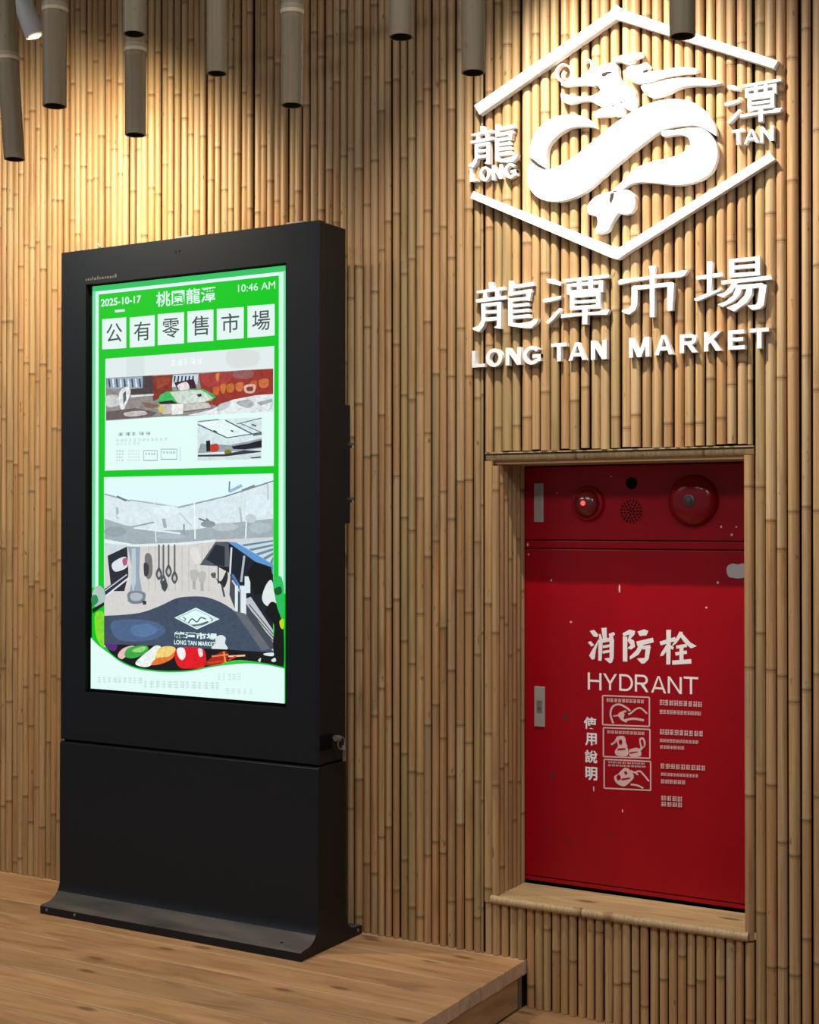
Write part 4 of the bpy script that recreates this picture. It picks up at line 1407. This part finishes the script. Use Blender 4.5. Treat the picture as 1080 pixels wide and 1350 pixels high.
def plate(name, l, t, r, b_, parent, label):
    x0, x1, z0, z1 = px_box(l, t, r, b_, HY)
    m = MB()
    m.box(x0, x1, HY - 0.004, HY + 0.002, z0, z1)
    o = m.build(name, M_PLATE, parent, bevel=0.002)
    o['label'] = label
    return x0, x1, z0, z1, o


plate('pull_plate', 704.5, 637, 717, 688.5, panel, 'upright steel pull plate of the alarm panel')
x0, x1, z0, z1, hp = plate('door_handle', 705, 905, 719, 958, hdoor, 'upright steel pull handle of the red door')
m = MB()
m.box(x0 + 0.009, x1 - 0.009, HY - 0.0045, HY - 0.003, z0 + 0.045, z1 - 0.045)
m.lathe_y((x0 + x1) / 2, (z0 + z1) / 2, [(0.005, HY - 0.007), (0.0055, HY - 0.004)], 12)
m.build('latch_slot', M_STEEL_DULL, cab)

# red lamp
q = at(775.5, 664, HY)
b = MB()
b.lathe_y(q.x, q.z, [(0.046, HY - 0.013), (0.053, HY - 0.011), (0.0565, HY - 0.004), (0.0575, HY + 0.001)], 32)
b.build('lamp_ring', M_RED, panel, smooth=True)
b = MB()
pr = []
for k in range(9):
    a = math.pi / 2 * k / 8
    pr.append((max(0.044 * math.sin(a), 0.002), HY - 0.012 - 0.030 * math.cos(a)))
b.lathe_y(q.x, q.z, pr, 28)
b.build('lamp_dome', M_DOME, panel, smooth=True)
b = MB()
b.lathe_y(q.x, q.z + 0.001, [(0.002, HY - 0.0455), (0.0065, HY - 0.044), (0.0085, HY - 0.040)], 14)
b.build('lamp_light', M_LED, panel, smooth=True)
# test hole
q = at(833, 637, HY)
b = MB()
b.lathe_y(q.x, q.z, [(0.018, HY - 0.0008), (0.0195, HY + 0.0002)], 24)
b.build('test_hole', M_BLACK_DEEP, panel)
# speaker grille
q = at(832.5, 674, HY)
b = MB()
b.lathe_y(q.x, q.z, [(0.0385, HY - 0.0015), (0.040, HY)], 32)
gr = b.build('speaker_grille', M_RED, panel)
b = MB()
for n_, rad in ((1, 0.0), (7, 0.011), (13, 0.022), (19, 0.0325)):
    for k in range(n_):
        a = 2 * math.pi * k / n_
        c_, s_ = math.cos(a), math.sin(a)
        pts = [(q.x + rad * c_ - (-s_) * tt - c_ * uu, q.z + rad * s_ - c_ * tt - s_ * uu) for tt, uu in ((-0.0026, -0.0038), (0.0026, -0.0038), (0.0026, 0.0038), (-0.0026, 0.0038))]
        b.prism(pts, HY - 0.0021, HY - 0.0015)
tag(b.build('grille_slots', M_BLACK_DEEP, panel), kind='stuff')
# bell
q = at(914.5, 660, HY)
b = MB()
pr = [(0.002, HY - 0.042), (0.012, HY - 0.0418), (0.016, HY - 0.040)]
for k in range(10):
    a = math.pi / 2 * (k + 1) / 10
    pr.append((0.020 + 0.058 * math.sin(a), HY - 0.004 - 0.036 * math.cos(a) ** 0.9 if k < 9 else HY - 0.004))
pr += [(0.0805, HY - 0.002), (0.0805, HY + 0.001)]
b.lathe_y(q.x, q.z, pr, 40)
M_BELL = mat('bell_enamel', (0.24, 0.002, 0.007, 1), 0.20, spec=0.35, coat=0.25)
bell = b.build('alarm_bell', M_BELL, panel, smooth=True, angle=60)
b = MB()
b.lathe_y(q.x, q.z, [(0.004, HY - 0.050), (0.009, HY - 0.049), (0.012, HY - 0.045), (0.018, HY - 0.0435), (0.0185, HY - 0.041)], 16)
b.build('bell_screw', M_SCREW, panel, smooth=True)

# lettering on the door
PY = HY - 0.0006
fk = crop(765, 820, 6.75, PY)
HG = [  # 消
    [(85, 80), (125, 70), (160, 110), (155, 135), (120, 130)], [(68, 180), (95, 170), (125, 205), (100, 220)], [(175, 135), (140, 250), (130, 330), (105, 335), (80, 300), (95, 270)],
    bar((212, 52), (222, 165), 46, 36), [(165, 110), (182, 105), (200, 160), (175, 165)], [(255, 105), (300, 90), (312, 108), (262, 160)],
    bar((182, 160), (176, 345), 38, 30), bar((180, 172), (298, 150), 34), [(262, 150), (302, 155), (298, 320), (285, 360), (262, 368), (215, 325), (262, 318)], bar((200, 222), (270, 210), 24), bar((200, 270), (270, 258), 24),
    # 防
    bar((400, 130), (400, 352), 40), [(378, 100), (440, 68), (490, 80), (485, 110), (450, 150), (480, 165), (490, 220), (455, 245), (420, 235), (450, 205), (420, 165), (440, 110), (385, 130)],
    [(510, 85), (570, 65), (608, 80), (590, 120), (530, 125)], bar((505, 195), (652, 160), 44, 42), [(530, 185), (570, 185), (560, 225), (520, 290), (445, 335), (440, 310), (500, 250)],
    bar((555, 230), (625, 218), 32), [(585, 215), (628, 218), (610, 330), (575, 368), (545, 370), (505, 325), (575, 320)],
    # 栓
    bar((712, 192), (850, 150), 36), bar((788, 70), (785, 378), 42, 36), [(770, 200), (800, 215), (740, 300), (712, 305), (720, 275)], [(805, 205), (835, 225), (825, 248), (800, 235)],
    [(885, 85), (915, 90), (900, 130), (855, 190), (810, 225), (840, 170)], [(905, 95), (935, 130), (985, 185), (1040, 215), (985, 235), (930, 185), (890, 130)],
    bar((855, 225), (950, 208), 30), bar((848, 285), (950, 268), 30), bar((902, 210), (902, 360), 36), bar((820, 362), (990, 350), 38, 40)]
for a_, b_ in ((0, 9), (9, 16), (16, len(HG))):
    prints = MB()
    for i, s in enumerate(HG[a_:b_]):
        prints.flat([fk(p) for p in s], PY - 0.000005 * i, (0, 0, 0, 1))
    prints.build('printed_character', M_PRINT, hdoor)
hyd = [('H', 68, 452, 190, 605), ('Y', 205, 460, 328, 608), ('D', 348, 466, 470, 615), ('R', 487, 470, 608, 622), ('A', 632, 482, 765, 632), ('N', 780, 488, 905, 638), ('T', 922, 488, 1052, 642)]
for c_, l, t, r, b_ in hyd:
    x0, x1, z0, z1 = px_box(765 + l / 6.75, 820 + t / 6.75, 765 + r / 6.75, 820 + b_ / 6.75, PY)
    st = 0.135 * (z1 - z0)
    prints = MB()
    for i, sh in enumerate(latin(c_, st / (x1 - x0), st * 0.92 / (z1 - z0))):
        prints.flat([(x0 + p[0] * (x1 - x0), z0 + p[1] * (z1 - z0)) for p in sh], PY - 0.000005 * i, (0, 0, 0, 1))
    prints.build('printed_letter', M_PRINT, hdoor)
fu = (765, 910, 6.0)
for c_, l, t, r, b_ in (('使', 28, 212, 130, 308), ('用', 40, 338, 132, 440), ('說', 38, 474, 138, 576), ('明', 42, 606, 136, 714)):
    prints = MB()
    add_text(prints, c_, *px_box(765 + l / 6, 910 + t / 6, 765 + r / 6, 910 + b_ / 6, PY), PY, 0.0, 0.028)
    prints.build('printed_character', M_PRINT, hdoor)

pr2 = MB()
fp = crop(765, 910, 6.0, PY)
cnt = [0]


def ink(pts, mb=pr2):
    cnt[0] += 1
    mb.flat([fp(p) for p in pts], PY - 0.000004 * cnt[0], (0, 0, 0, 1))


for (l, t, r, b_, sl) in ((178, 42, 548, 272, 14), (184, 296, 552, 524, 14), (190, 546, 558, 774, 18)):
    ring = [(l, t), (r, t + sl), (r, b_ + sl), (l, b_), (l, t), (r, t + sl)]
    for k in range(4):
        ink(bar(ring[k], ring[k + 1], 11))
for pts, w in (([(262, 262), (240, 190), (258, 130), (310, 112), (370, 140), (395, 165)], 15), ([(345, 195), (395, 185), (440, 150), (480, 142), (530, 185)], 13), ([(345, 240), (420, 225), (505, 238)], 18),
               ([(300, 205), (335, 175), (365, 165)], 16), ([(262, 205), (300, 198)], 10), ([(350, 200), (370, 205), (385, 190)], 12),
               ([(245, 430), (275, 410), (300, 370), (310, 400)], 16), ([(345, 370), (355, 410), (370, 450)], 14), ([(390, 480), (440, 465), (475, 470), (490, 440), (480, 400), (500, 385)], 20),
               ([(400, 635), (430, 650), (470, 640), (500, 665), (545, 720)], 14), ([(400, 745), (450, 752), (500, 775)], 14), ([(430, 650), (460, 668)], 12)):
    ink(ribbon(smooth_line(pts), w))
for pts in ([(300, 190), (330, 168), (350, 190), (345, 225), (372, 235), (365, 255), (340, 245), (318, 228)],
            [(285, 375), (350, 365), (365, 440), (380, 470), (370, 520), (290, 515), (275, 480), (300, 440)], [(388, 480), (470, 470), (480, 520), (400, 525)], [(468, 385), (500, 375), (518, 410), (510, 450), (480, 455)],
            [(320, 640), (360, 612), (405, 640), (425, 690), (390, 730), (350, 760), (300, 745), (275, 715), (270, 680), (300, 662)]):
    ink(smooth_loop(pts))
M_HOLE = M_RED
holes = MB()
for pts in ([(350, 196), (366, 182), (384, 192), (376, 208), (356, 208)], [(306, 402), (322, 388), (334, 404), (328, 428), (310, 424)], [(290, 680), (308, 668), (322, 686), (314, 708), (294, 706)], [(348, 648), (362, 640), (374, 652), (362, 668)],
            [(300, 462), (352, 458), (356, 468), (304, 474)], [(392, 492), (450, 484), (452, 490), (396, 500)], [(480, 396), (498, 392), (504, 440), (490, 440)], [(330, 700), (390, 690), (394, 698), (334, 710)]):
    holes.flat([fp(p) for p in smooth_loop(pts)], PY - 0.0009, (0, 0, 0, 1))
tag(holes.build('picture_gaps', M_HOLE, hdoor), kind='stuff')
g = random.Random(3)


def small_print(l, t, r, b_, n_, sl):
    for i in range(n_):
        xx = l + (r - l) * i / n_
        ww = (r - l) / n_ * 0.84
        tt = t + sl * (xx - l)
        hh = b_ - t
        for k in range(3):
            yy = tt + hh * (0.08 + 0.34 * k) + g.uniform(-0.05, 0.05) * hh
            ink([(xx, yy), (xx + ww * g.uniform(0.6, 1), yy + sl * ww), (xx + ww * g.uniform(0.6, 1), yy + hh * 0.17), (xx, yy + hh * 0.17)])
        for k in range(2):
            xv = xx + ww * (0.15 + 0.5 * k + g.uniform(0, 0.2))
            ink([(xv, tt), (xv + ww * 0.17, tt), (xv + ww * 0.17, tt + hh), (xv, tt + hh)])


for (l, t, r, b_, n_) in ((210, 62, 510, 92, 10), (215, 316, 515, 342, 10), (222, 562, 520, 576, 8), (222, 584, 522, 600, 10)):
    small_print(l, t, r, b_, n_, 0.045)
for (l, t, r, b_, n_) in ((630, 74, 970, 118, 9), (630, 152, 960, 186, 12), (632, 306, 980, 350, 9), (632, 382, 940, 410, 12), (634, 434, 828, 462, 7), (638, 578, 1000, 618, 9), (642, 650, 940, 676, 12), (642, 702, 840, 736, 6), (644, 832, 816, 872, 4), (644, 880, 820, 918, 4)):
    small_print(l, t, r, b_, n_, 0.05)
pr2.build('printed_instructions', M_PRINT_PINK, hdoor)
# torn sticker and paint chips
fc = crop(900, 680, 6.0, PY - 0.0003)
b = MB()
b.prism([fc(p) for p in smooth_loop([(348, 430), (362, 392), (400, 378), (440, 385), (480, 376), (500, 400), (500, 480), (440, 495), (400, 490), (365, 480)])], PY - 0.001, PY)
b.build('torn_sticker', M_STICKER, hdoor)
for (px, py, w, h) in ((951, 694.5, 3, 4), (971, 694.5, 2.5, 3), (965, 705, 3.5, 4), (946.5, 768, 3, 4.5), (931.5, 801, 3, 3), (817, 776, 2.5, 12), (753, 820, 3, 3), (727, 765, 2.5, 3), (696, 718, 2.5, 5), (697, 731, 3, 2.5), (783, 1040, 2, 8), (821, 1069, 2, 5), (735, 650, 2, 2), (806, 628, 2.5, 2)):
    x0, x1, z0, z1 = px_box(px - w / 2, py - h / 2, px + w / 2, py + h / 2, PY)
    cx_, cz_ = (x0 + x1) / 2, (z0 + z1) / 2
    b = MB()
    b.flat([(cx_ + (x1 - x0) / 2 * math.cos(a * 1.047 + 0.3), cz_ + (z1 - z0) / 2 * math.sin(a * 1.047 + 0.3)) for a in range(6)], PY - 0.0004, (0, 0, 0, 1))
    b.build('paint_chip', M_PRINT_PINK, cab)
M_RUST = mat('rust_marks', (0.12, 0.012, 0.01, 1), 0.7)
for (px, py, w, h) in ((745, 946, 7, 16), (729, 1022, 8, 9), (721, 1093, 5, 8), (750, 1108, 3, 12), (805, 1102, 4, 8)):
    x0, x1, z0, z1 = px_box(px - w / 2, py - h / 2, px + w / 2, py + h / 2, PY)
    cx_, cz_ = (x0 + x1) / 2, (z0 + z1) / 2
    b = MB()
    b.flat([(cx_ + (x1 - x0) / 2 * math.cos(a * 0.785) * g.uniform(0.6, 1.1), cz_ + (z1 - z0) / 2 * math.sin(a * 0.785) * g.uniform(0.6, 1.1)) for a in range(8)], PY - 0.0003, (0, 0, 0, 1))
    b.build('rust_mark', M_RUST, hdoor)


# ------------------------------------------------------------------ bamboo poles hanging from the ceiling
def hanging_pole(px, py, Y, wpx, label, nodes=(), lean=(0.0, 0.0)):
    """px, py: middle of the open lower end; nodes: heights above that end"""
    q = at(px, py, Y)
    zc = (q - CAM).dot(FWD)
    r = wpx * zc / F_PX / 2
    H = TOP_Z - q.z + 0.0
    root = empty('hanging_bamboo_pole', q, label, 'bamboo pole', 'bamboo poles hanging from the ceiling')
    seg = 28
    cs = [(math.cos(2 * math.pi * k / seg), math.sin(2 * math.pi * k / seg)) for k in range(seg)]
    mb = MB()
    rings = [(0.0, r * 0.97, 0)]
    for z in sorted(nodes):
        rings += [(z - 0.020, r, 0), (z - 0.012, r * 1.07, 1), (z - 0.006, r * 1.00, 2), (z + 0.002, r * 1.09, 3), (z + 0.014, r * 1.03, 4)]
    rings.append((H, r * 1.05, 0))
    tone = RND.random()
    for (za, ra, ka), (zb, rb, kb) in zip(rings[:-1], rings[1:]):
        red = 0.8 if (ka, kb) == (1, 2) else 0.0
        blue = 0.9 if (ka, kb) == (2, 3) else (0.25 if (ka, kb) == (3, 4) else 0.0)
        if (ka, kb) == (3, 4):
            tone = RND.random()
        sa = [(c * ra + lean[0] * za, s * ra + lean[1] * za, za) for c, s in cs]
        sb = [(c * rb + lean[0] * zb, s * rb + lean[1] * zb, zb) for c, s in cs]
        mb.add(sa + sb, [(k, (k + 1) % seg, (k + 1) % seg + seg, k + seg) for k in range(seg)], (red, tone, blue, 1))
    o = mb.build('culm', M_POLE, root)
    o.location = (0, 0, 0)
    weld(o.data, 60)
    mb = MB()
    ri = r * 0.84
    out = [(c * r * 0.97, s * r * 0.97, 0) for c, s in cs]
    inn = [(c * ri, s * ri, 0.0) for c, s in cs]
    dep = [(c * ri + lean[0] * 0.16, s * ri + lean[1] * 0.16, 0.16) for c, s in cs]
    mb.add(out + inn, [(k + seg, (k + 1) % seg + seg, (k + 1) % seg, k) for k in range(seg)], (0.5, 0.5, 0, 1), 0)
    mb.add(inn + dep, [(k + seg, (k + 1) % seg + seg, (k + 1) % seg, k) for k in range(seg)], mi=1)
    mb.add(dep, [list(range(seg))[::-1]], mi=1)
    o = mb.build('hollow_end', [M_POLE, M_HOLLOW], root)
    o.location = (0, 0, 0)
    return root


hanging_pole(19, 210, -1.22, 28, 'leaning bamboo pole hanging lowest, at the far end of the row', (0.275,), (-0.06, -0.03))
hanging_pole(72, 140, -1.25, 32, 'thick bamboo pole with a pale ring, hanging right beside the grey spotlight', (0.255,))
hanging_pole(178.5, 178, -1.18, 28, 'slim bamboo pole with a pale ring, hanging behind a shorter pole', (0.222,))
hanging_pole(177, 45, -1.42, 30, 'short bamboo pole hanging in front of a slimmer longer one')
hanging_pole(286, 97, -1.20, 28, 'plain bamboo pole hanging between two ringed poles over the kiosk')
hanging_pole(385, 139, -1.25, 29.5, 'bamboo pole with a pale ring hanging over the right edge of the kiosk', (0.222,))
hanging_pole(529, 49, -1.24, 33, 'short plain bamboo pole hanging between kiosk and emblem')
hanging_pole(624, 96, -1.26, 32, 'bamboo pole with a faint dark joint hanging left of the hexagon', (0.225,))
hanging_pole(900, 48, -1.30, 35, 'dark bamboo pole hanging in front of the hexagon and dragon')

# ------------------------------------------------------------------ spotlights on the ceiling
def spotlight(tip, top, r, label, energy, color, aim, size, blend, soft=0.02):
    tip, top, aim = Vector(tip), Vector(top), Vector(aim)
    root = empty('spotlight', tip, label, 'spotlight', 'spotlights on the ceiling')
    d = (tip - top).normalized()
    b = MB()
    b.tube([top - tip, (top - tip) * 0.98, -d * 0.004, Vector((0, 0, 0))], [r * 0.9, r, r, r * 0.96], 20, caps=True)
    o = b.build('housing', M_LAMP_GREY, root, smooth=True)
    o.location = (0, 0, 0)
    b = MB()
    b.tube([d * 0.0005, d * 0.002], [r * 0.7, r * 0.66], 20)
    o = b.build('lens', M_BULB, root)
    o.location = (0, 0, 0)
    b = MB()
    mid = (top - tip) * 0.75
    b.tube([mid, Vector((mid.x, mid.y, TOP_Z - tip.z - 0.02)), Vector((mid.x, mid.y, TOP_Z - tip.z))], 0.010, 10)
    b.box(mid.x - 0.05, mid.x + 0.05, mid.y - 0.02, mid.y + 0.02, TOP_Z - tip.z - 0.03, TOP_Z - tip.z - 0.001)
    o = b.build('bracket', M_LAMP_GREY, root)
    o.location = (0, 0, 0)
    lamp('spotlight_beam', 'SPOT', tip + d * 0.012, aim, energy, color, spot_size=math.radians(size), spot_blend=blend, shadow_soft_size=soft)
    return root


t1 = at(46, 47, -0.72)
spotlight(t1, t1 + Vector((-0.06, -0.05, 0.22)), 0.031, 'grey cylinder spotlight tilted down between the bamboo poles at the far end', 150, (1.0, 0.85, 0.60),
          (-3.86, 0.0, 1.80), 150, 1.0)
# the lamp above the emblem (its beams are set at the top)
root = empty('spotlight', LOGO_LAMP, 'grey cylinder spotlight on the ceiling in front of the emblem', 'spotlight', 'spotlights on the ceiling')
b = MB()
dd = (LOGO_AIM - LOGO_LAMP).normalized()
b.tube([-dd * 0.19, -dd * 0.012], 0.04, 20)
b.box(-0.05, 0.05, -0.17, -0.09, 0.10, TOP_Z - LOGO_LAMP.z)
o = b.build('housing', M_LAMP_GREY, root)
o.location = (0, 0, 0)

# ------------------------------------------------------------------ rail under the ceiling
rail = empty('ceiling_rail', (-2.3, -0.5, 3.06), 'steel rail hung under the ceiling, parallel to the cane wall', 'rail')
b = MB()
b.tube([(-2.74, -0.50, 3.06), (-2.12, -0.50, 3.06)], 0.018, 10)
b.build('rail_tube', M_STEEL_DULL, rail)
for rx in (-2.65, -2.2):
    b = MB()
    b.tube([(rx, -0.50, 3.06), (rx, -0.50, TOP_Z)], 0.005, 8)
    b.build('hanger_rod', M_STEEL_DULL, rail)
